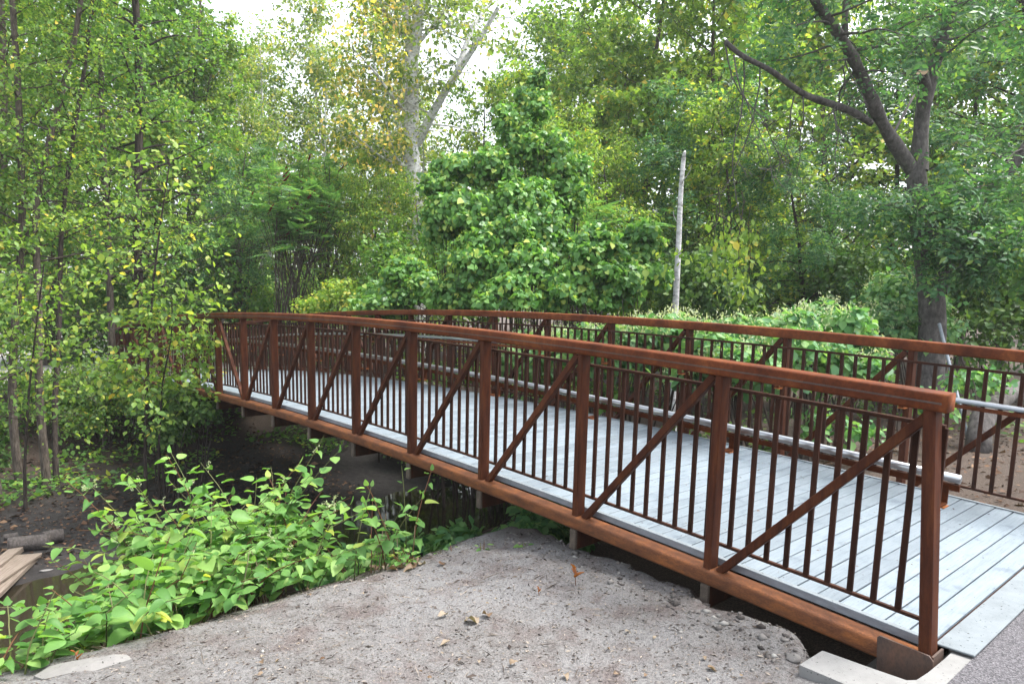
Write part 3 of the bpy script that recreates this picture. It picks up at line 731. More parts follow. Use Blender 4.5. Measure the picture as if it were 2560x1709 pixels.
# vine covered mound in the middle
vb = [wb(1345, 205, 14.6, .22, .22, .35), wb(1335, 270, 14.5, .42, .42, .45), wb(1270, 300, 14.3, .32, .35, .4), wb(1305, 370, 14.3, .55, .55, .6), wb(1390, 400, 14.3, .5, .55, .7), wb(1230, 420, 14, .55, .6, .5), wb(1140, 420, 13.9, .42, .45, .35), wb(1090, 470, 13.8, .38, .4, .35),
      wb(1170, 540, 13.5, .75, .75, .55), wb(1310, 520, 13.6, .7, .7, .6), wb(1250, 600, 13.1, .6, .6, .5), wb(1095, 560, 13.6, .4, .45, .5), wb(1190, 660, 13, .65, .7, .5), wb(1310, 680, 12.7, .65, .65, .55), wb(1260, 745, 12.4, .55, .55, .4), wb(1370, 600, 13.4, .45, .5, .5), wb(1420, 500, 14.4, .4, .45, .5), wb(1130, 740, 13, .5, .5, .4), wb(1390, 730, 12.6, .45, .5, .4), wb(1450, 430, 14.8, .3, .35, .4)]
shrub('vine_covered_tree', 'tall cone shaped tree smothered in broad grape vine leaves behind the far railing', 'vine', ragged(vb, 6, (.35, .6), .9, 3), 30000, 0.085, T_HEART, LF_VINE, BARK_D, 60, shell=0.8, droop=.9)
shrub('vine_thicket', 'rounded thicket of dark vine leaves beside the slim white trunk', 'vine', ragged([wb(1480, 640, 13, .6, .6, .55), wb(1580, 600, 13.6, .5, .5, .5), wb(1450, 740, 12.6, .6, .6, .5), wb(1570, 740, 13, .55, .55, .5), wb(1620, 680, 13.4, .4, .45, .4), wb(1530, 680, 12.8, .5, .5, .4)]), 8000, 0.095, T_HEART, LF_VINE, BARK_D, 16, shell=0.75, droop=.9)
shrub('vine_thicket', 'low mound of grape leaves left of the tall vine covered tree', 'vine', ragged([wb(1010, 690, 16.4, .7, .7, .45), wb(930, 735, 17, .7, .7, .45), wb(1060, 745, 15.6, .7, .7, .45), wb(980, 785, 16.4, .9, .9, .55)]), 6000, 0.09, T_HEART, LF_VINE, BARK_D, 12, shell=0.75, droop=.8)
shrub('yellowing_shrub', 'small shrub with yellow green leaves above the crossing of the two railings', 'shrub', [wb(850, 750, 18, .65, .65, .5), wb(790, 785, 18.2, .6, .6, .5), wb(920, 785, 17.4, .6, .6, .45)], 3800, 0.085, T_OV4, LF_YG, BARK_S, 12, shell=0.6)
shrub('leafy_shrub', 'dark small leaved shrub spilling under the far left end of the bridge', 'shrub', [wb(450, 1030, 13.0, .5, .4, .42), wb(385, 1010, 13.6, .5, .45, .4), wb(515, 1035, 12.4, .28, .25, .22), wb(430, 1085, 12.9, .4, .4, .3)], 4600, 0.075, T_OV4, LF_DARK, BARK_D, 14, shell=0.7)
shrub('leafy_shrub', 'broad small leaved shrub between the tree trunks on the far bank', 'shrub', [wb(250, 985, 16.3, .8, .7, .6), wb(330, 1010, 16.3, .5, .5, .5), wb(170, 1010, 16, .7, .7, .6), wb(220, 1060, 15.8, .6, .6, .45), wb(100, 1000, 16, .5, .5, .5), wb(60, 960, 17, .6, .6, .4), wb(180, 955, 17.5, .7, .7, .4), wb(310, 960, 17.5, .6, .6, .4)], 9500, 0.080, T_OV4, LF_ASH, BARK_D, 18, shell=0.75)
shrub('leafy_shrub', 'green bush at the left edge below the leaning trunk', 'shrub', [wb(10, 1180, 15, .6, .6, .5), wb(-60, 1080, 15, .7, .7, .7), wb(40, 1250, 14.6, .35, .35, .25)], 3600, 0.085, T_OV4, LF_DARK, BARK_D, 10, shell=0.7)
# understorey along the forest edge
us = [(640, 770, 25, 1.6, 'MAPLE'), (480, 760, 24, 1.8, 'DARK'), (1060, 640, 19, 1.3, 'MAPLE'), (1640, 640, 19, 1.2, 'DARK'), (1760, 720, 17, 1.2, 'DARK'), (1900, 700, 20, 1.5, 'DARK'), (2060, 690, 18, 1.3, 'DARK'),
      (2420, 740, 17, 1.4, 'DARK'), (2520, 700, 16.5, 1.5, 'DARK'), (2640, 780, 15, 1.5, 'DARK'), (2200, 740, 19, 1.4, 'DARK'), (330, 800, 25, 1.6, 'MAPLE'), (180, 820, 25, 1.6, 'DARK'), (20, 830, 24, 1.8, 'MAPLE')]
UL = ['leafy undergrowth bush under the bare sumac stems', 'dark bush deep in the wood past the bridge end', 'green bush below the pale forked trunk', 'dark bush behind the slim white trunk', 'dark bush under the hanging dead twigs',
      'dark bush behind the flowering thicket', 'dark bush under the blue green boughs', 'dark undergrowth bush beyond the leaning pole', 'dense dark bush right of the big forked tree', 'dark bush at the edge behind the far rail end', 'dark bush just past the big tree trunk',
      'green bush past the far end of the bridge', 'dark bush behind the slender trunks', 'green bush at the far left behind the trunks']
for (px, py, D, r, k), lab in zip(us, UL):
    p = at(px, py, D); bl = []
    for j in range(5): bl.append((p[0] + random.uniform(-1, 1) * r * .8, p[1] + random.uniform(-1, 1) * r * .8, p[2] + random.uniform(-.9, .5) * r * .6, r * .75, r * .75, r * .7))
    shrub('forest_bush', lab, 'bush', bl, 3600, 0.13, T_OV2, {'MAPLE': LF_MAPLE, 'DARK': LF_DARK}[k], BARK_D, 8, shell=0.6)


# flowering knotweed thickets behind the far railing
def flowers(n, L=0.12):
    def f(t, blobs):
        B = np.array([b[:6] for b in blobs]); i = RNG.integers(0, len(B), n); d = unit(rnd(n)); d[:, 2] = np.abs(d[:, 2]) * 1.2 + 0.15; d = unit(d)
        pos = B[i, :3] + d * B[i, 3:6] * 1.02
        P_, X_ = [], []
        for k in range(7):
            P_.append(pos + rnd(n) * 0.035 + np.array([0, 0, k * 0.012])); X_.append(rnd(n) * 0.7 + np.array([0, 0, 1.0]))
        P_ = np.concatenate(P_); X_ = np.concatenate(X_); N_ = rnd(len(P_))
        V, F = leafset(P_, X_, N_, np.full(len(P_), 0.055) * RNG.uniform(.5, 1.2, len(P_)), T_LAN)
        wpart('flower_sprays', leafmesh('flower_sprays', [(V, F, 0)], [LF_FLW]), t)
    return f


shrub('flowering_knotweed', 'large knotweed thicket topped with creamy flower sprays behind the far railing', 'knotweed', ragged([wb(1830, 875, 9.2, .55, .55, .4), wb(1930, 840, 9.4, .6, .6, .45), wb(2040, 825, 9.8, .6, .6, .42), wb(1800, 940, 8.8, .6, .6, .45), wb(1950, 940, 8.8, .7, .7, .45), wb(2090, 910, 9.2, .6, .6, .45), wb(2150, 860, 10, .5, .5, .4)], 4),
      5600, 0.115, T_OV4, LF_KFAR, BARK, 40, shell=0.7, extra=flowers(430))
shrub('flowering_knotweed', 'pale flowering knotweed seen through the far balusters near midspan', 'knotweed', [wb(1500, 895, 10.5, .55, .5, .45), wb(1600, 885, 10.1, .6, .5, .5), wb(1410, 895, 11.2, .5, .5, .4), wb(1700, 875, 9.7, .5, .5, .5), wb(1320, 895, 11.9, .6, .6, .4)],
      3600, 0.12, T_OV4, LF_KFAR, BARK_D, 30, shell=0.6, extra=flowers(460))
shrub('flowering_knotweed', 'knotweed thicket with pale flower heads beside the big grey trunk', 'knotweed', [wb(2250, 770, 14.5, .8, .8, .7), wb(2200, 840, 14, .8, .8, .6), wb(2310, 830, 15, .7, .7, .6)], 3800, 0.13, T_OV4, LF_KFAR, BARK, 24, shell=0.6, extra=flowers(240))
shrub('leafy_weeds', 'patch of low green weeds on the dirt behind the far railing', 'weeds', [wb(2150, 1090, 8.3, .35, .35, .15), wb(2050, 1060, 8.6, .3, .3, .2), wb(2330, 1010, 9.4, .3, .3, .2), wb(2440, 960, 10.2, .5, .5, .25)], 700, 0.10, T_OV4, LF_KFAR, BARK, 10, shell=0.9)
shrub('leafy_weeds', 'green weeds growing under the deck edge at the far side of midspan', 'weeds', [wb(1180, 945, 12.7, .6, .5, .3), wb(1060, 935, 13.9, .7, .5, .3), wb(1330, 965, 11.5, .5, .4, .3), wb(1500, 995, 10.4, .5, .35, .25)], 1800, 0.09, T_OV4, LF_VINE, BARK_D, 14, shell=0.9)
shrub('vine_thicket', 'shadowed thicket of leaves beneath the bridge beyond the water', 'vine', ragged([(5.6, 4.0, -.9, .7, .6, .6), (4.6, 4.1, -1.1, .8, .6, .7), (3.6, 4.2, -1.4, .8, .6, .8), (2.5, 4.4, -1.6, .9, .6, .8), (1.4, 4.6, -1.6, .9, .6, .8), (.2, 4.8, -1.6, .9, .7, .8), (-1.2, 4.9, -1.5, 1, .7, .8), (6.6, 3.9, -.8, .6, .5, .5), (-2.6, 5, -1.3, 1, .7, .8)], 4, core=.95), 9000, 0.12, T_OV4, LF_DARK, BARK_D, 20, shell=0.6)


shrub('shade_bush', 'dark leafy bush in the deep shade under the near half of the bridge', 'bush', ragged([(5.3, .3, -1.25, .5, .5, .35), (4.7, .8, -1.5, .55, .5, .4), (4.1, .2, -1.7, .55, .5, .4), (5.7, 1.2, -1.1, .5, .5, .35), (4.3, -.4, -1.65, .5, .45, .4), (3.6, 1.2, -1.95, .5, .6, .4), (5.0, -.35, -1.25, .4, .4, .3)], 4, core=.8), 5200, 0.115, T_OV4, LF_KFAR, BARK_D, 16, shell=0.8)


# ---------------------------------------------------------------- individual trees
def P3(*q): return np.array([at(a, b, c) for a, b, c in q])


def densify(pts, n=18):
    pts = np.asarray(pts, float); d = np.r_[0, np.cumsum(np.linalg.norm(np.diff(pts, axis=0), axis=1))]; u = np.linspace(0, d[-1], n)
    # Catmull-like smoothing through linear resample and two relaxations
    q = np.stack([np.interp(u, d, pts[:, j]) for j in range(3)], -1)
    for _ in range(2): q[1:-1] = 0.25 * q[:-2] + 0.5 * q[1:-1] + 0.25 * q[2:]
    return q


def slender(name, label, path, r0, r1, t0, nb, L, nleaf, size, leafm, barkm, tmpl=T_OV2, rise=0.3, up=0.0, sub=8, spread=0.11, extra=None, tl=0.5, droop=0.4, cat='tree', group=None, top=None):
    pts = P3(*path)
    if top is not None:                                  # the stem goes on above the frame
        d = unit(pts[-1] - pts[-2]); pts = np.vstack([pts, pts[-1] + (d * 0.4 + np.array([0, 0, .6])) * top])
    base = pts[0].copy(); pts = densify(pts, 20); gb = g1(base[0], base[1]); pts[0, 2] = min(pts[0, 2], gb) - 0.1
    t = thing(name, (base[0], base[1], gb), label, cat, group)
    wd = MB(); rad = np.linspace(r0, r1, 20); rad[0] *= 1.4; rad[1] *= 1.12; wd.add(*tube(pts, rad, 9, False))
    C, AX = limbs(wd, pts, rad, t0, nb, L, rise, up, sub, tl=tl)
    wpart('trunk', wd.mesh('trunk', barkm, True), t)
    sets = [(*spray(C, AX, nleaf, spread, size, tmpl, droop), 0)]; mats = [leafm]
    if extra: sets.append((*spray(C, AX, int(nleaf * extra[1]), spread, size, tmpl, droop), 1)); mats.append(extra[0])
    wpart('crown', leafmesh('crown', sets, mats), t)
    return t


slender('young_tree', 'thin trunk leaning in at the left edge above the boards', [(32, 1395, 13), (5, 1290, 13), (-30, 1100, 13.2), (-60, 800, 13.4)], .085, .05, .4, 16, 1.6, 3500, .085, LF_ASH, BARK, top=3)
slender('young_tree', 'grey trunk rising behind the fallen logs', [(69, 1350, 14.2), (50, 1200, 14.2), (28, 1090, 14.2), (30, 880, 14.3), (60, 560, 14.5), (45, 200, 14.5), (30, 0, 14.5)], .085, .05, .36, 40, 1.7, 5000, .09, LF_ASH, BARK, top=3, extra=(LF_YG, .12))
slender('young_tree', 'paler curved trunk in the pair behind the fallen logs', [(128, 1346, 14), (117, 1200, 14), (108, 1100, 14), (92, 980, 14), (100, 760, 14), (80, 500, 14.2), (130, 330, 14.3), (200, 60, 14.4)], .085, .04, .42, 36, 1.7, 4200, .09, LF_ASH, BARK, top=2.5, extra=(LF_YG, .15))
slender('young_tree', 'dark thin trunk close beside the paler curved trunk', [(148, 1342, 14.1), (141, 1190, 14.2), (130, 1040, 14.4), (150, 850, 14.6), (150, 560, 14.8), (190, 300, 14.8), (230, 60, 15)], .06, .03, .4, 30, 1.5, 3400, .085, LF_MAPLE, BARK_D, top=2.5)
slender('young_tree', 'slim straight trunk on the bank left of the tallest trunk', [(293, 1160, 17.2), (286, 1000, 17.2), (278, 800, 17.2), (268, 540, 17.3), (255, 330, 17.3), (252, 150, 17.4), (255, -20, 17.4)], .085, .05, .3, 42, 1.9, 5200, .09, LF_ASH, BARK, top=3, extra=(LF_YG, .1))
slender('tall_tree', 'tallest dark trunk among the slender trees at the far end of the bridge', [(368, 1130, 17.5), (360, 960, 17.5), (350, 760, 17.5), (340, 560, 17.5), (348, 380, 17.5), (350, 180, 17.5), (338, 0, 17.5)], .115, .07, .28, 56, 2.4, 10000, .10, LF_MAPLE, BARK_D, top=4, tl=.6)
slender('young_tree', 'thin bent sapling trunk low on the far bank', [(268, 1280, 16), (262, 1160, 16), (255, 1060, 16), (250, 900, 16)], .035, .015, .5, 10, .9, 900, .075, LF_DARK, BARK_S)
slender('young_tree', 'slender leafy tree filling the upper left corner', [(-60, 1150, 16), (-20, 800, 16), (10, 450, 16), (10, 150, 16), (0, -60, 16)], .10, .05, .3, 40, 2.0, 6000, .095, LF_MAPLE, BARK, top=3, extra=(LF_ASH, .3))
slender('young_tree', 'leafy tree with fine leaves reaching over the left part of the deck', [(475, 930, 25), (480, 760, 25), (470, 500, 25), (480, 250, 25), (500, 60, 25)], .09, .04, .35, 44, 2.6, 9000, .12, LF_ASH, BARK, top=1.5)
slender('sapling', 'sapling with broad yellow green leaves hanging before the left trunks', [(362, 1180, 12.3), (366, 980, 12.0), (378, 760, 11.7), (395, 600, 11.5), (425, 400, 11.3)], .028, .010, .45, 26, 1.3, 320, .105, LF_YG, BARK_D, tmpl=T_OV4, rise=.15, up=-.03, sub=5, spread=.2, extra=(LF_ASH, .6), tl=.5, droop=.6)
slender('sapling', 'drooping sapling whose leafy twigs cross the left end of the railing', [(395, 1150, 12.5), (405, 960, 12.2), (430, 840, 11.9), (430, 740, 11.7)], .02, .008, .2, 24, 1.25, 1500, .09, LF_ASH, BARK_D, tmpl=T_OV4, rise=.2, up=-.05, sub=6, spread=.12, extra=(LF_YG, .3), tl=.4, droop=.5)
slender('sapling', 'leafy sapling low at the left edge with small pale leaves', [(60, 1200, 12.6), (70, 1000, 12.4), (90, 820, 12.2), (110, 660, 12)], .025, .010, .25, 24, 1.3, 1000, .085, LF_ASH, BARK_D, tmpl=T_OV4, rise=.15, up=-.03, sub=6, spread=.15, extra=(LF_YG, .25), tl=.45, droop=.5)

# big pale poplar in the middle
D0 = 22
pp = thing('white_poplar', (*at(1040, 764, D0)[:2], 0), 'large pale barked poplar with forked trunk and golden autumn leaves', 'tree')
pp.location.z = g1(pp.location.x, pp.location.y)
wd = MB()
stemA = densify(P3((1042, 860, D0), (1040, 640, D0), (1037, 480, D0), (1027, 340, D0), (1030, 220, D0), (1028, 120, D0)), 20); stemA[0, 2] = min(stemA[0, 2], pp.location.z) - .1
wd.add(*tube(stemA, np.linspace(.31, .20, 20), 14, False))
br = [([(1028, 130, D0), (1018, 60, D0), (1013, 0, D0), (1005, -160, D0 + .3)], .16, .09), ([(1032, 140, D0), (1045, 60, D0 - .2), (1052, 0, D0 - .3), (1065, -200, D0 - .5)], .20, .10),
      ([(1042, 360, D0), (1080, 285, D0 - .5), (1120, 215, D0 - .8), (1165, 150, D0 - 1), (1205, 90, D0 - 1.2), (1245, 20, D0 - 1.4)], .15, .06), ([(1022, 110, D0), (1000, 80, D0 - .3), (965, 35, D0 - .6), (930, -20, D0 - .8)], .07, .035),
      ([(1045, 110, D0), (1070, 80, D0 + .3), (1100, 40, D0 + .5), (1135, -10, D0 + .8)], .07, .035), ([(1052, 535, D0), (1064, 520, D0 - .2), (1082, 508, D0 - .4)], .07, .02),
      ([(1140, 190, D0 - .9), (1165, 110, D0 - .6), (1185, 60, D0 - .4), (1230, 0, D0)], .10, .05), ([(1030, 300, D0), (980, 240, D0 - 1), (930, 170, D0 - 1.6), (880, 120, D0 - 2)], .06, .02), ([(1035, 420, D0), (960, 400, D0 - .8), (880, 330, D0 - 1.4)], .05, .015)]
CC, AA = [], []
for path, a, b in br:
    q = densify(P3(*path), 12); wd.add(*tube(q, np.linspace(a, b, 12), 8, False))
    if a > .055 or len(path) == 3:
        C_, A_ = limbs(wd, q, np.linspace(a, b, 12), .15, 12, 2.0, .35, 0, 5, tl=.7); CC.append(C_); AA.append(A_)
C_, A_ = limbs(wd, stemA[7:], np.linspace(.3, .23, 13), .2, 14, 2.6, .3, -.01, 6, tl=.7); CC.append(C_); AA.append(A_)
CC = np.concatenate(CC); AA = np.concatenate(AA)
wpart('trunk', wd.mesh('trunk', BARK_W, True), pp)
pxl = (CC - CAM) @ RT / ((CC - CAM) @ FW) * FPX + 1280
gold = (pxl < 1010); 
sets = [(*spray(CC, AA, 8000, .2, .14, T_OV2, .6), 0), (*spray(CC[gold], AA[gold], 1900, .26, .14, T_OV2, .6), 1)]
wpart('crown', leafmesh('crown', sets, [LF_COT, LF_GOLD]), pp)

# slim white trunk
sn = thing('white_birch', (*at(1692, 800, 15)[:2], 0), 'slim bare white trunk standing alone beside the dark vine thicket', 'tree'); sn.location.z = g1(sn.location.x, sn.location.y)
q = densify(P3((1682, 900, 15), (1688, 780, 15), (1697, 600, 15), (1702, 470, 15), (1709, 395, 15)), 16); q[0, 2] = min(q[0, 2], sn.location.z) - .1
wd = MB(); wd.add(*tube(q, np.linspace(.078, .048, 16), 10, False)); wpart('trunk', wd.mesh('trunk', BARK_W, True), sn)
wd = MB(); wd.add(*tube([q[-1], q[-1] + (.02, 0, .10), q[-1] + (.03, .02, .15)], [.048, .035, .012], 10)); wpart('broken_top', wd.mesh('broken_top', BARK_W, True), sn)
for a, l in ((.55, .5), (.72, .35), (.9, .6)):
    i_ = int(a * 15); b_ = bend(q[i_], (random.uniform(-1, 1), random.uniform(-1, 1), .6), l, 4, 0, .15); wpart('branch_stub', mesh('branch_stub', *tube(b_, np.linspace(.014, .004, 5), 5), BARK_W, True), sn)

# big forked tree on the right
D1 = 13.4
bt = thing('boxelder_tree', (*at(2290, 1020, D1)[:2], 0), 'big grey forked tree with a sawn limb stub behind the far railing', 'tree'); bt.location.z = g1(bt.location.x, bt.location.y)
def z3(pts): return P3(*[(1700 + a / 1.8233, b / 1.8233, d) for a, b, d in pts])
wd = MB()
trk = z3([(1120, 1900, D1), (1150, 1560, D1), (1152, 1380, D1), (1130, 1220, D1), (1095, 1000, D1), (1080, 860, D1), (1075, 760, D1)]); trk[0, 2] = min(trk[0, 2], bt.location.z) - .1
q = densify(trk, 18); wd.add(*tube(q, np.interp(np.linspace(0, 1, 18), [0, .2, .5, 1], [.30, .25, .225, .17]), 14, False)); trunkpts = q
mains = [([(1085, 780, D1), (1095, 650, D1), (1105, 500, D1 - .1), (1130, 380, D1 - .2), (1175, 240, D1 - .3), (1215, 100, D1 - .5), (1262, -30, D1 - .6), (1300, -260, D1 - .8)], .15, .09),
         ([(1060, 780, D1), (1010, 700, D1 - .1), (940, 600, D1 - .3), (870, 450, D1 - .6), (800, 280, D1 - .9), (740, 180, D1 - 1.1), (660, 70, D1 - 1.3), (590, -40, D1 - 1.5), (480, -260, D1 - 1.8)], .135, .07),
         ([(870, 560, D1 - .4), (800, 515, D1 - .6), (720, 482, D1 - .8), (620, 455, D1 - 1), (540, 420, D1 - 1.1), (450, 345, D1 - 1.2), (380, 300, D1 - 1.3), (290, 265, D1 - 1.4), (240, 225, D1 - 1.5), (205, 188, D1 - 1.5)], .072, .04),
         ([(752, 170, D1 - 1.1), (752, 80, D1 - 1.1), (758, -30, D1 - 1), (770, -250, D1 - .9)], .06, .03),
         ([(1185, 1330, D1), (1215, 1220, D1 + .1), (1280, 1080, D1 + .2), (1370, 980, D1 + .2), (1450, 850, D1 + .1), (1568, 680, D1), (1700, 480, D1)], .13, .075),
         ([(975, 605, D1 - .2), (1010, 540, D1 + .2), (1075, 420, D1 + .8), (1140, 300, D1 + 1.4)], .03, .012)]
CC, AA = [], []
for path, a, b in mains:
    q = densify(z3(path), 22); rr = np.linspace(a, b, 22) * (1 + .08 * RNG.normal(size=22)); wd.add(*tube(q, rr, 10, False))
    if path[0][0] in (1085, 1060, 752, 1185): C_, A_ = limbs(wd, q, rr, .45, 18, 1.7, .15, -.06, 7, tl=.6); CC.append(C_); AA.append(A_)
# low boughs carrying blue green leaves round the trunk
for a, b, d, n, L in ((1080, 1160, D1 - .3, 3, 2.3), (1100, 1040, D1 - .3, 2, 2.0), (1090, 900, D1 + .2, 2, 1.8), (1300, 1060, D1, 3, 2.2)):
    p0 = z3([(a, b, d)])[0]
    for j in range(n):
        az = random.uniform(0, 6.28) if j > 2 else math.atan2(-FW[1], -FW[0]) + random.uniform(-1.3, 1.3)
        q = bend(p0, (cos(az), sin(az), .15), L * random.uniform(.6, 1.1), 7, -.05, .12); wd.add(*tube(q, np.linspace(.022, .005, 8), 5, False))
        C_, A_ = limbs(wd, q, np.linspace(.022, .005, 8), .25, 9, .9, 0, -.04, 5, tl=.4); CC.append(C_); AA.append(A_)
# dead hanging twigs
for a, b, d in ((245, 250, D1 - 1.4), (365, 310, D1 - 1.3), (560, 440, D1 - 1.1), (520, 440, D1 - 1.1), (745, 260, D1 - 1), (740, 300, D1 - 1), (700, 500, D1 - .8), (205, 200, D1 - 1.5), (290, 280, D1 - 1.4)):
    p0 = z3([(a, b, d)])[0]; q = bend(p0, (random.uniform(-.3, .3), random.uniform(-.3, .3), -.9), random.uniform(1.4, 3.6) if a < 400 else random.uniform(.8, 1.6), 12, -.08, .12)
    wd.add(*tube(q, np.linspace(.014, .004, 13), 5, False)); limbs(wd, q, np.linspace(.012, .004, 13), .1, 10, .55, -.3, -.08, 2, tl=.3)
wpart('trunk', wd.mesh('trunk', BARK_G, True), bt)
st = z3([(1128, 430, D1 - .15), (1112, 370, D1 - .3), (1105, 330, D1 - .42)]); wpart('limb_stub', mesh('limb_stub', *tube(st, [.12, .105, .10], 12, False), BARK_G, True), bt)
d = unit(st[2] - st[1]); ta = unit(np.cross(d, [0, 0, 1.0]) + 1e-6); tb = np.cross(d, ta); ring = [st[2] + .1 * (cos(a) * ta + sin(a) * tb) + .002 * d for a in np.arange(12) * pi / 6]
wpart('sawn_face', mesh('sawn_face', ring, [tuple(range(12))], CUT), bt)
CC = np.concatenate(CC); AA = np.concatenate(AA)
wpart('crown', leafmesh('crown', [(*spray(CC, AA, 4500, .15, .22, T_BOX, .5), 0)], [LF_BOX]), bt)

# yellow leaved vine hanging from the broken limb
vt = thing('hanging_vine', at(1830, 640, 11.9), 'vine with yellow leaves dangling below the broken limb of the big tree', 'vine')
wd = MB(); C_, A_ = [], []
for j in range(7):
    p0 = at(1800 + 14 * j + random.uniform(-10, 10), 470 + random.uniform(0, 60), 12.0 + random.uniform(-.3, .3)); q = bend(p0, (random.uniform(-.2, .2), random.uniform(-.2, .2), -1), random.uniform(1.0, 1.9), 8, -.05, .14)
    wd.add(*tube(q, np.linspace(.008, .003, 9), 4, False)); C_ += list(q[3:]); A_ += list(np.diff(q, axis=0)[2:])
wpart('stems', wd.mesh('stems', BARK_D), vt)['kind'] = 'stuff'
wpart('foliage', leafmesh('foliage', [(*spray(np.array(C_), np.array(A_), 330, .14, .10, T_OV4, .8, 1.0), 0)], [LF_YG]), vt)


# sumacs
def sumac(label, base, crown, nstem, nleaf, nred):
    t = thing('sumac', (base[0], base[1], g1(base[0], base[1])), label, 'sumac', 'sumacs behind the bridge'); wd = MB(); C_, A_ = [], []
    for i in range(nstem):
        b = np.array([base[0] + random.uniform(-.5, .5), base[1] + random.uniform(-.5, .5), 0]); b[2] = g1(b[0], b[1]) - .05
        c = crown[i % len(crown)]; d = unit(rnd(1))[0]; d[2] = abs(d[2]) * .8; end = np.array(c[:3]) + d * np.array(c[3:6])
        mid = b * .5 + end * .5; mid[:2] = b[:2] * .75 + end[:2] * .25; tt = np.linspace(0, 1, 8)[:, None]
        q = (1 - tt) ** 2 * b + 2 * tt * (1 - tt) * mid + tt ** 2 * end; q[1:-1] += rnd(6) * .05
        wd.add(*tube(q, np.linspace(random.uniform(.02, .04), .010, 8), 6, False)); C_.append(end); A_.append(end - mid)
        for j in range(3):
            k = random.randint(3, 6); e2 = q[k] + (end - q[k]) * random.uniform(.5, .9) + rnd(1)[0] * .35; tw = np.linspace(0, 1, 4)[:, None] * (e2 - q[k]) + q[k]; tw[1:3] += rnd(2) * .04
            wd.add(*tube(tw, np.linspace(.012, .005, 4), 4, False)); C_.append(e2); A_.append(e2 - q[k])
    wpart('stems', wd.mesh('stems', BARK, True), t)['kind'] = 'stuff'
    C_ = np.array(C_); A_ = np.array(A_); i = RNG.integers(0, len(C_), nleaf); az = RNG.uniform(0, 6.28, nleaf)
    ax = np.stack([np.cos(az), np.sin(az), RNG.uniform(-.1, .7, nleaf)], -1); pos = C_[i] + rnd(nleaf) * .10
    V, F = leafset(pos, ax, np.array([0, 0, 1.0]) + rnd(nleaf) * .25, RNG.uniform(.38, .62, nleaf), T_SUM)
    wpart('foliage', leafmesh('foliage', [(V, F, 0)], [LF_SUM]), t)
    for j in range(nred):
        c = C_[random.randrange(len(C_))] + np.array([0, 0, random.uniform(.10, .25)]); up = random.uniform(-.2, .2)
        q = np.array([c + np.array([up * k, 0, .055 * k]) for k in range(5)])
        wpart('fruit_cone', mesh('fruit_cone', *tube(q, [.014, .032, .028, .02, .006], 6, True), LF_RED, True), t)


def cb(px, py, D, r): p = at(px, py, D); return (p[0], p[1], p[2], r, r, r * .6)


p = at(725, 810, 20.5); sumac('umbrella shaped sumac with red fruit cones on bare grey stems', p, [cb(690, 520, 20.2, .82), cb(760, 500, 20.2, .82), cb(830, 545, 20, .7), cb(720, 560, 19.8, .7)], 26, 430, 14)
p = at(820, 800, 23); sumac('taller sumac dotted with red cones behind the umbrella shaped one', p, [cb(760, 440, 23, 1.0), cb(840, 440, 23, 1.0), cb(700, 460, 23, .8), cb(880, 500, 22.5, .8)], 20, 420, 14)
p = at(590, 810, 24); sumac('thin stemmed sumac just past the left end of the railing', p, [cb(560, 600, 24, .85), cb(620, 610, 24, .75)], 20, 150, 2)
p = at(1480, 790, 17); sumac('low sumac between the vine covered tree and the white trunk', p, [cb(1470, 560, 16.5, .7), cb(1550, 570, 16.5, .6), cb(1420, 600, 16, .5)], 14, 230, 0)


# ---------------------------------------------------------------- knotweed in front of the bridge: single leaves
def kleaf(wid, fold, curl):
    prof = [(0, 0), (.10, -.03), (.30, .02), (.44, .16), (.47, .34), (.40, .56), (.26, .76), (.10, .92), (0, 1.0)]
    V = []; rows_ = [0, .16, .34, .56, .76, 1.0]
    V = [(0, 0, 0), (0, .34, 0), (0, .66, 0), (0, 1.0, 0)]
    for a, b in prof[1:-1]: V.append((a * wid, b, fold * a))
    for a, b in prof[1:-1]: V.append((-a * wid, b, fold * a))
    V = [(x, y, z - curl * max(0, y) ** 2) for x, y, z in V]
    r = list(range(4, 11)); l = list(range(11, 18))
    F = [(0, r[0], r[1]), (0, r[1], r[2]), (0, r[2], 1), (1, r[2], r[3]), (1, r[3], r[4], 2), (2, r[4], r[5]), (2, r[5], r[6], 3)]
    F += [tuple(reversed(f)) for f in [(0, l[0], l[1]), (0, l[1], l[2]), (0, l[2], 1), (1, l[2], l[3]), (1, l[3], l[4], 2), (2, l[4], l[5]), (2, l[5], l[6], 3)]]
    return V, F


KL = [mesh('leaf', *kleaf(a_, b_, c_), LF_KNOT, True) for a_, b_, c_ in ((.78, .30, .18), (.70, .45, .30), (.86, .16, .10), (.62, .55, .45), (.82, -.12, .38), (.74, .22, -.10))]


def leaf_matrix(pos, axis, nrm, size):
    y = unit(np.asarray(axis, float)); n = np.asarray(nrm, float); n = unit(n - (n @ y) * y); x = np.cross(y, n)
    return Matrix(((x[0] * size, y[0] * size, n[0] * size, pos[0]), (x[1] * size, y[1] * size, n[1] * size, pos[1]), (x[2] * size, y[2] * size, n[2] * size, pos[2]), (0, 0, 0, 1)))


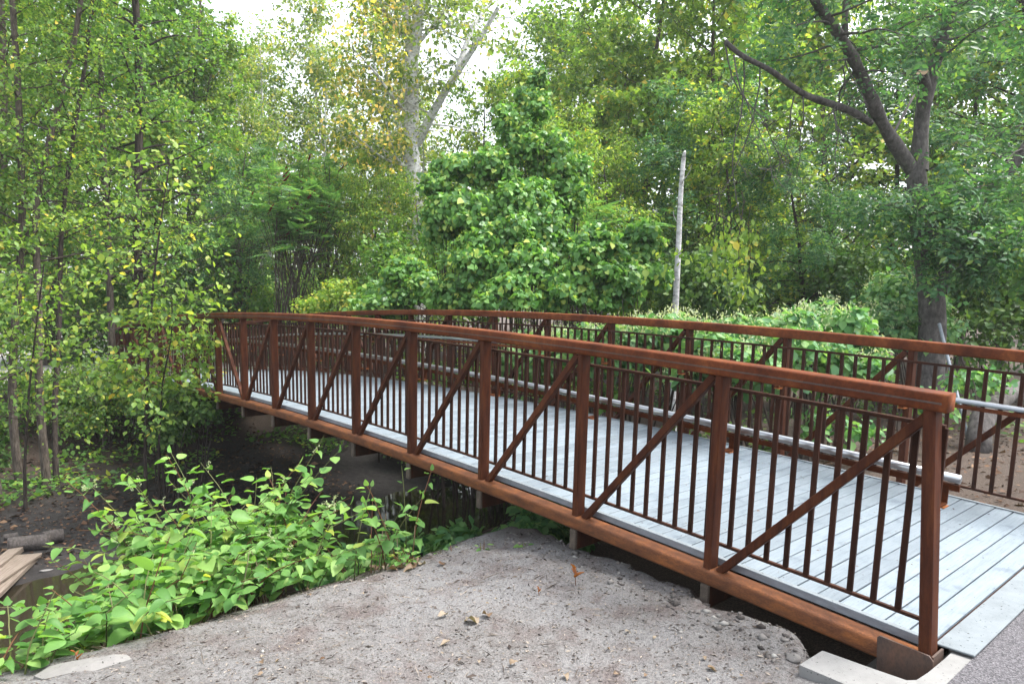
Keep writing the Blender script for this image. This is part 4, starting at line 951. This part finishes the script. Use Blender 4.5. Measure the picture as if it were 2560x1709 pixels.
def knotweed(label, canes, leaf_size, limit=295, flower=0, cat='knotweed', dead=0, stem_m=None):
    """canes: [(x, y, height, lean azimuth, lean, number of leaves)]"""
    cx = np.mean([c[0] for c in canes]); cy_ = np.mean([c[1] for c in canes])
    t = thing('knotweed', (cx, cy_, g1(cx, cy_)), label, cat); inv = Matrix.Translation(-t.location)
    LV = []; fl = []
    for (x, y, h, az, lean, nl) in canes:
        p0 = np.array([x, y, g1(x, y) - .03]); n = 9; d = np.array([cos(az) * lean * .35, sin(az) * lean * .35, 1.0]); pts = [p0]
        for k in range(n):
            d = unit(d + np.array([cos(az), sin(az), 0]) * lean * .12 + RNG.normal(size=3) * .05 - np.array([0, 0, .03 * lean])); pts.append(pts[-1] + d * h / n)
        pts = np.array(pts); wpart('cane', mesh('cane', *tube(pts, np.linspace(.0065, .0025, n + 1), 5, False), stem_m or random.choice([STEM_G, STEM_G, STEM_R]), True), t)
        for k in range(nl):
            u = .22 + .78 * (k + random.uniform(0, .6)) / nl; f = min(u, .999) * n; i = int(f); pos = pts[i] + (pts[i + 1] - pts[i]) * (f - i); td = unit(pts[i + 1] - pts[i])
            a = az + (pi / 2 if k % 2 else -pi / 2) + random.uniform(-.7, .7)
            out = np.array([cos(a), sin(a), random.uniform(-.25, .25)]); pet = pos + out * random.uniform(.02, .05)
            axis = out + td * .35 + np.array([0, 0, random.uniform(-.35, .05)]); nrm = np.array([0, 0, 1.0]) + RNG.normal(size=3) * .28 + td * .15
            sz = leaf_size * random.uniform(.65, 1.25) * (1 if u < .8 else .72)
            LV.append((pet, axis, nrm, sz))
        if random.random() < .4: LV.append((pts[-1], d + np.array([0, 0, .6]), np.array([cos(az), sin(az), .5]), leaf_size * .5))
        fl.append(pts[-2:])
    # the leaves nearest the camera stay single, the rest are one part
    dist = [np.linalg.norm(l[0] - CAM) - 0.9 * l[0][2] for l in LV]; order = np.argsort(dist); single = set(order[:limit].tolist())
    rest = []
    for i, (p_, a_, n_, s_) in enumerate(LV):
        if i in single:
            o = ob('leaf', random.choice(KL), t); o.matrix_parent_inverse = inv; o.matrix_basis = leaf_matrix(p_, a_, n_, s_)
        else: rest.append((p_, a_, n_, s_))
    if rest:
        V0, F0 = kleaf(.78, .30, .18); V0 = np.array(V0); m = []; Fs = []
        for j, (p_, a_, n_, s_) in enumerate(rest):
            Mx = np.array(leaf_matrix(p_, a_, n_, s_)); m.append(V0 @ Mx[:3, :3].T + Mx[:3, 3]); Fs += [tuple(q + j * len(V0) for q in f) for f in F0]
        o = wpart('inner_leaves', mesh('inner_leaves', np.concatenate(m), Fs, LF_KNOTI, True), t); o['kind'] = 'stuff'
    for j in range(flower):
        e = random.choice(fl)[0]; q = bend(e + RNG.normal(size=3) * .03, (random.uniform(-.4, .4), random.uniform(-.4, .4), 1), random.uniform(.06, .12), 4, 0, .2)
        pos = q[RNG.integers(1, 5, 26)] + rnd(26) * .006
        V, F = leafset(pos, rnd(26) + np.array([0, 0, .8]), rnd(26), RNG.uniform(.010, .02, 26), T_OV2)
        wpart('flower_spike', leafmesh('flower_spike', [(V, F, 0)], [LF_FLW]), t)
    for j in range(dead):
        x = cx + random.uniform(-.25, .25); y = cy_ + random.uniform(-.2, .2); q = bend((x, y, g1(x, y) - .02), (random.uniform(-.35, .35), random.uniform(-.35, .35), 1), random.uniform(.35, .6), 5, 0, .06)
        wpart('dead_cane', mesh('dead_cane', *tube(q, np.linspace(.005, .003, 6), 5, False), STEM_T, True), t)
    return t


def canes_at(spots, hmin, hmax, nl, jit=.16, lean=(.3, 1.3), az=None):
    out = []
    for x, y, n in spots:
        for _ in range(n):
            out.append((x + random.uniform(-jit, jit), y + random.uniform(-jit, jit), random.uniform(hmin, hmax), random.uniform(0, 6.28) if az is None else az + random.uniform(-1.2, 1.2), random.uniform(*lean), random.randint(*nl)))
    return out


AZC = math.atan2(-FW[1], -FW[0])
knotweed('tall lush knotweed clump with arching canes and cream flower spikes on the bank', canes_at([(4.75, -1.70, 11), (4.55, -1.95, 10), (4.85, -2.0, 10), (4.5, -2.3, 9), (4.95, -1.65, 8), (4.85, -2.3, 8)], 1.25, 1.85, (15, 20), jit=.13), .155, 299, flower=34)
knotweed('leafy knotweed on the slope just above the creek', canes_at([(5.0, -2.35, 7), (5.3, -2.2, 7), (5.2, -2.7, 6), (4.6, -2.6, 8), (5.4, -1.7, 9), (5.2, -2.0, 8)], .8, 1.3, (13, 18)), .15, 299, flower=4)
knotweed('low knotweed along the lip of the bare dirt', canes_at([(5.65, -2.0, 9), (5.7, -1.65, 8), (5.65, -2.5, 9), (5.55, -1.4, 3), (5.85, -2.3, 5)], .45, .85, (8, 12), jit=.17), .12, 299, dead=6)
knotweed('bright knotweed hanging over the creek left of the bare dirt', canes_at([(5.9, -2.95, 6), (6.05, -2.75, 4), (5.7, -3.15, 5), (6.1, -3.0, 4), (5.5, -2.9, 6)], .38, .72, (8, 12)), .14, 299)
knotweed('knotweed at the bottom left corner beside the flat white stone', canes_at([(6.25, -3.30, 4), (6.2, -3.5, 4), (6.4, -3.58, 4), (6.55, -3.7, 3), (6.0, -3.4, 4)], .28, .55, (6, 9), jit=.12), .115, 290)
knotweed('straggly knotweed with tall bare tan canes beside the dark gap under the bridge', canes_at([(5.95, -1.0, 3), (6.1, -.80, 2), (5.75, -1.0, 3)], .5, .95, (5, 8), lean=(.1, .6)), .115, 200, dead=7)
knotweed('shaded knotweed filling the dark hollow under the bridge', canes_at([(5.1, -.75, 6), (4.9, -.35, 4)], .3, .5, (7, 10)), .12, 200)
knotweed('small knotweed sprouts growing from the heap of dry leaves', canes_at([(6.30, -.92, 7)], .12, .26, (4, 6), jit=.09, lean=(.1, .5)), .065, 60, stem_m=STEM_R)
knotweed('tiny knotweed shoots at the rim of the dirt under the bridge', canes_at([(6.5, -.25, 2), (6.75, -.05, 2), (6.25, -.5, 2)], .06, .13, (2, 4), jit=.08, lean=(.1, .5)), .05, 40)

# orange sprouts on the dirt
def sprout(px, py, h, label, m=LF_ORSP, n=7):
    p = at(px, py, 1); d = p - CAM; tt = 3.0
    for _ in range(60):
        q = CAM + d * tt; e = q[2] - g1(q[0], q[1]); tt += e * 0.9
    q = CAM + d * tt
    t = thing('sprout', q, label, 'sprout'); pts = bend(q - np.array([0, 0, .01]), (random.uniform(-.15, .15), random.uniform(-.15, .15), 1), h, 4, 0, .08)
    wpart('stalk', mesh('stalk', *tube(pts, np.linspace(.003, .0015, 5), 5, False), STEM_R, True), t)
    for k in range(n):
        a = k * 2.4; pos = pts[2 + k % 3]; V0, F0 = kleaf(.5, .4, .1)
        me = KS[m.name]; o = ob('leaf', me, t); o.matrix_parent_inverse = Matrix.Translation(-t.location)
        o.matrix_basis = leaf_matrix(pos, (cos(a), sin(a), random.uniform(.4, 1.6)), (-cos(a), -sin(a), 1), h * random.uniform(.35, .6))
    return t


KS = {LF_ORSP.name: mesh('leaf', *kleaf(.5, .4, .1), LF_ORSP, True)}


def on_ground(px, py):
    d = at(px, py, 1) - CAM; tt = 3.0
    for _ in range(80):
        q = CAM + d * tt; tt += (q[2] - g1(q[0], q[1])) * 0.8
    return CAM + d * tt


sprout(1438, 1462, .13, 'orange leaved sprout standing alone on the dirt below the bridge rail')
sprout(1348, 1487, .06, 'tiny red sprout left of the lone orange sprout', n=4)
sprout(322, 1592, .13, 'orange tipped sprout at the edge of the knotweed above the white stone')
sprout(198, 1660, .09, 'small orange sprout close beside the flat white stone', n=4)
sprout(352, 1560, .08, 'reddish sprout where the dirt meets the knotweed', n=5)
sprout(440, 1470, .10, 'russet sprout low among the green knotweed leaves', n=5)

# ---------------------------------------------------------------- stones, boards, logs, dry leaves
def stone(label, c, s, mat, rz=0, seed=0, name='stone', flat=1.0):
    import bmesh
    bm = bmesh.new(); bmesh.ops.create_icosphere(bm, subdivisions=3, radius=1); rs = np.random.default_rng(seed)
    dirs = unit(rs.normal(size=(9, 3))); off = rs.uniform(.62, .9, 9)
    for v in bm.verts:
        p_ = np.array(v.co); 
        for d_, o_ in zip(dirs, off):
            e = p_ @ d_ - o_
            if e > 0: p_ = p_ - d_ * e * .85
        p_ = p_ + .03 * np.array([float(vnoise(p_[0] * 4 + seed, p_[1] * 4 + p_[2] * 3, seed)) for _ in range(3)]); v.co = p_ * np.array(s)
    me = bpy.data.meshes.new(name); bm.to_mesh(me); bm.free(); me.materials.append(mat)
    return tag(ob(name, me, loc=c, rot=(0, 0, rz)), label, 'stone')


q = on_ground(218, 1668); rs_ = np.random.default_rng(4)
pl = [(-.25, -.05), (-.19, -.10), (-.06, -.085), (.04, -.09), (.15, -.055), (.235, -.01), (.20, .045), (.10, .05), (.0, .075), (-.10, .06), (-.20, .05)]; n = len(pl)
V = [(a, b, .012 + .012 * rs_.random() + .02 * a) for a, b in pl] + [(a * 1.08, b * 1.12, -.06) for a, b in pl] + [(a * .6 + .01, b * .55, .032 + .012 * rs_.random() + .03 * a) for a, b in pl] + [(0, 0, .042)]
F = [(i, (i + 1) % n, n + (i + 1) % n, n + i) for i in range(n)] + [(2 * n + i, 2 * n + (i + 1) % n, (i + 1) % n, i) for i in range(n)] + [(3 * n, 2 * n + (i + 1) % n, 2 * n + i) for i in range(n)]
tag(ob('flat_stone', mesh('flat_stone', V, [f[::-1] for f in F], ROCKW), loc=q, rot=(0, 0, 1.15)), 'flat whitish stone half sunk in the dirt at the bottom left', 'stone')
q = on_ground(1985, 1650); stone('round grey stone beside the end of the concrete wing wall', q + np.array([0, 0, .01]), (.04, .035, .026), ROCKG, .4, 5)
q = on_ground(1437, 1382); stone('small stone under the floor beam end nearest the dirt rim', q + np.array([0, 0, .01]), (.03, .025, .02), ROCKG, .4, 8)
q = on_ground(115, 1427); stone('thin pale stone lying on the creek mud', q + np.array([0, 0, .01]), (.10, .035, .018), ROCKW, 1.3, 11)
q = np.array(at(1905, 1145, 6.3)); stone('tan stone on the soil just past the far deck edge', (7.6, 3.62, g1(7.6, 3.62) + .03), (.10, .08, .06), concrete('tan_stone', (.42, .33, .26)), .3, 14)

# boards by the creek
def board(px, py, L, wd_, th, rz, label, tilt=0.0, lift=0.0):
    q = on_ground(px, py); V, F = bevel_box(L, wd_, th, .004)
    return tag(ob('board', mesh('board', V, F, LUMBER), loc=(q[0], q[1], q[2] + th / 2 + .02 + lift), rot=(0, tilt, rz)), label, 'board')


board(10, 1440, 1.3, .42, .035, 2.62, 'wide plywood board lying under the narrower ones beside the creek', .02, .05)
board(38, 1445, 1.7, .17, .06, 2.75, 'long narrow board nearest the creek water', .01)
board(18, 1408, 1.0, .18, .08, 2.75, 'short thick board against the leaning trunk', .03, .03)


def log(pts3, r, label, mat=LOGM, name='fallen_log', k=10):
    pts = densify(np.array(pts3), 9); c = pts.mean(0); rad = np.array(r) if hasattr(r, '__len__') else np.full(9, r); rad = np.interp(np.linspace(0, 1, 9), np.linspace(0, 1, len(np.atleast_1d(rad))), np.atleast_1d(rad)) * (1 + .025 * RNG.normal(size=9))
    V, F = tube(pts - c, rad, k + 4, True); return tag(ob(name, mesh(name, V, F, mat, True), loc=c), label, 'log')


def gl(px, py, dz): q = on_ground(px, py); return q + np.array([0, 0, dz])


log([gl(20, 1380, .10), gl(75, 1372, .10), gl(127, 1368, .09)], .12, 'front fallen log lying across the foot of the far bank')
log([gl(108, 1362, .10), gl(135, 1356, .10), gl(159, 1352, .10)], .11, 'shorter fallen log just behind the front one')
log([gl(10, 1362, .12), gl(45, 1356, .12)], .05, 'dark broken log end beside the grey trunk')
q = at(2445, 1085, 9.6); zq = g1(q[0], q[1]); log([(q[0], q[1], zq - .05), tuple(at(2450, 1030, 9.8)), tuple(at(2500, 1000, 10.2)), tuple(at(2560, 965, 10.8))], [.16, .15, .12, .10], 'thick grey limb bent to the ground behind the far balusters', BARK_G, 'fallen_limb', 12)
# leaning pole
p0 = at(2425, 1030, 10.5); p1 = at(2366, 880, 11.5); p0[2] = min(p0[2], g1(p0[0], p0[1]))
tag(ob('leaning_pole', mesh('leaning_pole', *tube([p0 - p0, (p1 - p0) * .5, p1 - p0, (p1 - p0) * 1.35], .028, 8), ANGLE, True), loc=p0), 'slim blue grey pole leaning beside the big tree', 'pole')
# white object far off
q = at(172, 925, 26); me = MB().add([(-.45, -.1, 0), (.45, -.1, 0), (.35, -.1, .7), (-.25, -.1, .8), (-.45, .3, 0), (.45, .3, 0), (.35, .2, .7), (-.25, .2, .8)], [(0, 3, 2, 1), (4, 5, 6, 7), (0, 1, 5, 4), (1, 2, 6, 5), (2, 3, 7, 6), (3, 0, 4, 7)]).mesh('white_boulder', ROCKW)
tag(ob('white_boulder', me, loc=(q[0], q[1], max(g1(q[0], q[1]), -.385)), rot=(0, 0, .8)), 'white boulder glimpsed on the pale path beyond the far bank', 'boulder')


# dry leaves
def dry_mesh(seed):
    rs = np.random.default_rng(seed); V, F = kleaf(.72, .3, .2); V = np.array(V); V[:, 2] += .16 * np.sin(V[:, 0] * 7 + seed) * np.cos(V[:, 1] * 5) + rs.uniform(-.05, .05, len(V)) + .5 * V[:, 0] ** 2
    return mesh('dry_leaf', V, F, LF_DRY, True)


DM = [dry_mesh(i) for i in range(5)]


def dry(px, py, s, label, group=None):
    q = on_ground(px, py); a = random.uniform(0, 6.28); o = ob('dry_leaf', random.choice(DM))
    o.matrix_world = leaf_matrix(q + np.array([0, 0, .012 + s * .06]), (cos(a), sin(a), random.uniform(-.1, .25)), (random.uniform(-.4, .4), random.uniform(-.4, .4), 1), s)
    return tag(o, label, 'leaf', group)


dry(1192, 1560, .11, 'largest pale dry leaf in the middle of the bare dirt')
dry(1225, 1545, .075, 'curled brown leaf touching the largest pale dry leaf')
dry(1118, 1540, .07, 'flat tan leaf left of the largest pale dry leaf')
dry(1124, 1608, .06, 'crumpled orange brown leaf below the flat tan leaf')
dry(655, 1662, .045, 'lone small brown leaf low on the dirt')
dry(1412, 1690, .05, 'dark curled leaf at the bottom edge of the dirt')
dry(1770, 1672, .05, 'small yellow leaf on the dirt left of the wing wall')
dry(1275, 1664, .05, 'dark twisted leaf below the largest dry leaf')
dry(60, 1437, .10, 'orange leaf lying at the end of the narrow board')
dry(1100, 1416, .08, 'long tan leaf right of the heap of dry leaves')
for i in range(34):
    dry(930 + random.uniform(0, 120), 1388 + random.uniform(0, 42), random.uniform(.06, .12), 'curled brown leaf in the heap of dry leaves under the knotweed sprouts', 'heap of dry leaves')
for i in range(30):
    dry(random.uniform(560, 1900), random.uniform(1440, 1700), random.uniform(.018, .035), 'small curled brown leaf fragment scattered on the bare dirt', 'leaf fragments on the dirt')


# litter as stuff
def scatter(name, n, xr, yr, size, mat, label, cat, tmpl, cond=None, lift=.004, flat=.25, seed=0):
    x = RNG.uniform(*xr, n); y = RNG.uniform(*yr, n)
    if cond is not None: k = cond(x, y); x, y = x[k], y[k]
    n = len(x); pos = np.stack([x, y, gz(x, y) + lift], -1); a = RNG.uniform(0, 6.28, n); ax = np.stack([np.cos(a), np.sin(a), RNG.normal(size=n) * .15], -1)
    V, F = leafset(pos, ax, np.array([0, 0, 1.0]) + rnd(n) * flat, size * RNG.lognormal(0, .5, n), tmpl)
    return tag(ob(name, leafmesh(name, [(V, F, 0)], [mat])), label, cat, kind='stuff')


onland = lambda x, y: (gz(x, y) > -2.28)
scatter('wood_chip_litter', 20000, (5.6, 9.55), (-3.9, .0), .0145, LF_CHIP, 'fine wood chips and grit strewn over the bare dirt', 'litter', T_LAN, None, .003, .35)
scatter('twig_litter', 1300, (5.6, 9.55), (-3.9, .0), .06, LF_CHIP, 'thin dry twigs and straw strewn over the bare dirt', 'litter', (np.array([(0, 0, 0), (.02, .5, .03), (0, 1, 0), (-.02, .5, .03)]), np.array([(0, 1, 2), (0, 2, 3)])), None, .006, .3)
scatter('fallen_leaf_litter', 9000, (-9, 0), (-6, 3), .055, LF_LITTER, 'brown leaf litter covering the far bank of the creek', 'litter', T_OV2, onland, .01, .4)
scatter('fallen_leaf_litter', 5000, (5, 13), (3.3, 11), .05, LF_LITTER, 'dark wood chips and leaf litter behind the far railing', 'litter', T_OV2, None, .01, .4)
# pebbles and clods
def pebbles(name, n, xr, yr, size, mat, label, cond=None):
    x = RNG.uniform(*xr, n); y = RNG.uniform(*yr, n)
    if cond is not None: k = cond(x, y); x, y = x[k], y[k]
    n = len(x); ico = np.array([(0, 0, 1), (.9, 0, .2), (.28, .85, .2), (-.72, .53, .2), (-.72, -.53, .2), (.28, -.85, .2), (0, 0, -.6)]); Ft = np.array([(0, i, i % 5 + 1) for i in range(1, 6)] + [(6, i % 5 + 1, i) for i in range(1, 6)])
    sz = size * RNG.lognormal(0, .55, n); V = ico[None] * (1 + .3 * RNG.normal(size=(n, 7, 3))) * sz[:, None, None] * np.array([1, 1, .7]) + np.stack([x, y, gz(x, y)], -1)[:, None]
    F = Ft[None] + (np.arange(n) * 7)[:, None, None]
    return tag(ob(name, leafmesh(name, [(V.reshape(-1, 3), F.reshape(-1, 3), 0)], [mat])), label, 'pebbles', kind='stuff')


CLOD = leafmat('soil_clods', [(0, (0.05, 0.042, 0.040)), (0.5, (0.15, 0.135, 0.13)), (0.85, (0.30, 0.28, 0.27)), (1, (0.48, 0.47, 0.45))], 0.0, 0.9, gain=0.6)
pebbles('pebbles', 1100, (5.7, 9.6), (-3.9, .1), .0055, CLOD, 'small pebbles and crumbs of soil strewn over the bare dirt')
pebbles('soil_clods', 900, (6.3, 9.55), (-.75, .25), .011, CLOD, 'crumbled clods of soil along the rim above the dark gap', lambda x, y: np.abs(y - np.interp(x, [6.4, 7.2, 8.4, 9.5], [0.25, 0.05, -0.15, -0.42])) < .2)
# specks of leaf debris on the deck
n = 800; s_ = RNG.uniform(1, 9.8, n); y_ = RNG.uniform(.15, W - .15, n); pos = np.array([A(a, .0475, b) for a, b in zip(s_, y_)]); a = RNG.uniform(0, 6.28, n)
V, F = leafset(pos, np.stack([np.cos(a), np.sin(a), 0 * a], -1), np.array([0, 0, 1.0]) + rnd(n) * .2, .014 * RNG.lognormal(0, .5, n), T_LAN)
tag(ob('deck_litter', leafmesh('deck_litter', [(V, F, 0)], [LF_LITTER])), 'tiny dark leaf bits scattered over the deck boards', 'litter', kind='stuff')
# ground cover on the far bank
def cover(name, n, xr, yr, size, mat, label, cond):
    x = RNG.uniform(*xr, n); y = RNG.uniform(*yr, n); k = cond(x, y); x, y = x[k], y[k]; n = len(x)
    pos = np.stack([x, y, gz(x, y) + RNG.uniform(.02, .25, n)], -1)
    V, F = leafset(pos, rnd(n) * np.array([1, 1, .3]), np.array([0, 0, 1.0]) + rnd(n) * .4, size * RNG.lognormal(0, .3, n), T_OV4)
    return tag(ob(name, leafmesh(name, [(V, F, 0)], [mat])), label, 'ground cover', kind='stuff')


cover('ground_cover', 15000, (-11, -3.0), (-7, 4), .085, LF_MAPLE, 'low leafy ground cover on the far bank below the slender trees', lambda x, y: (vnoise(x * 1.1, y * 1.1, 21) > -.05) & ((x < -4.2) | (y < -2.4)))
cover('ground_cover', 9000, (-6, 12), (4.2, 16), .10, LF_DARK, 'low leafy ground cover in the shade behind the far railing', lambda x, y: (vnoise(x * .9, y * .9, 22) > .0) & ((x < 6.3) | (y > 8)))

# ---------------------------------------------------------------- thin haze volume added to lift the dark forest tones
hm = bpy.data.materials.new('haze'); hm.use_nodes = True; ht_ = hm.node_tree; ht_.nodes.clear()
ho = ht_.nodes.new('ShaderNodeOutputMaterial'); hv = ht_.nodes.new('ShaderNodeVolumePrincipled')
hv.inputs['Color'].default_value = (0.93, 0.97, 1, 1); hv.inputs['Density'].default_value = HAZE; hv.inputs['Anisotropy'].default_value = 0.2
ht_.links.new(hv.outputs[0], ho.inputs['Volume'])
hz = ob('haze', MB().box(-148, 148, -148, 148, -3.9, 26).mesh('haze', hm)); tag(hz, 'faint pale haze added to lighten the dark tones among the distant trees', 'haze', kind='stuff')
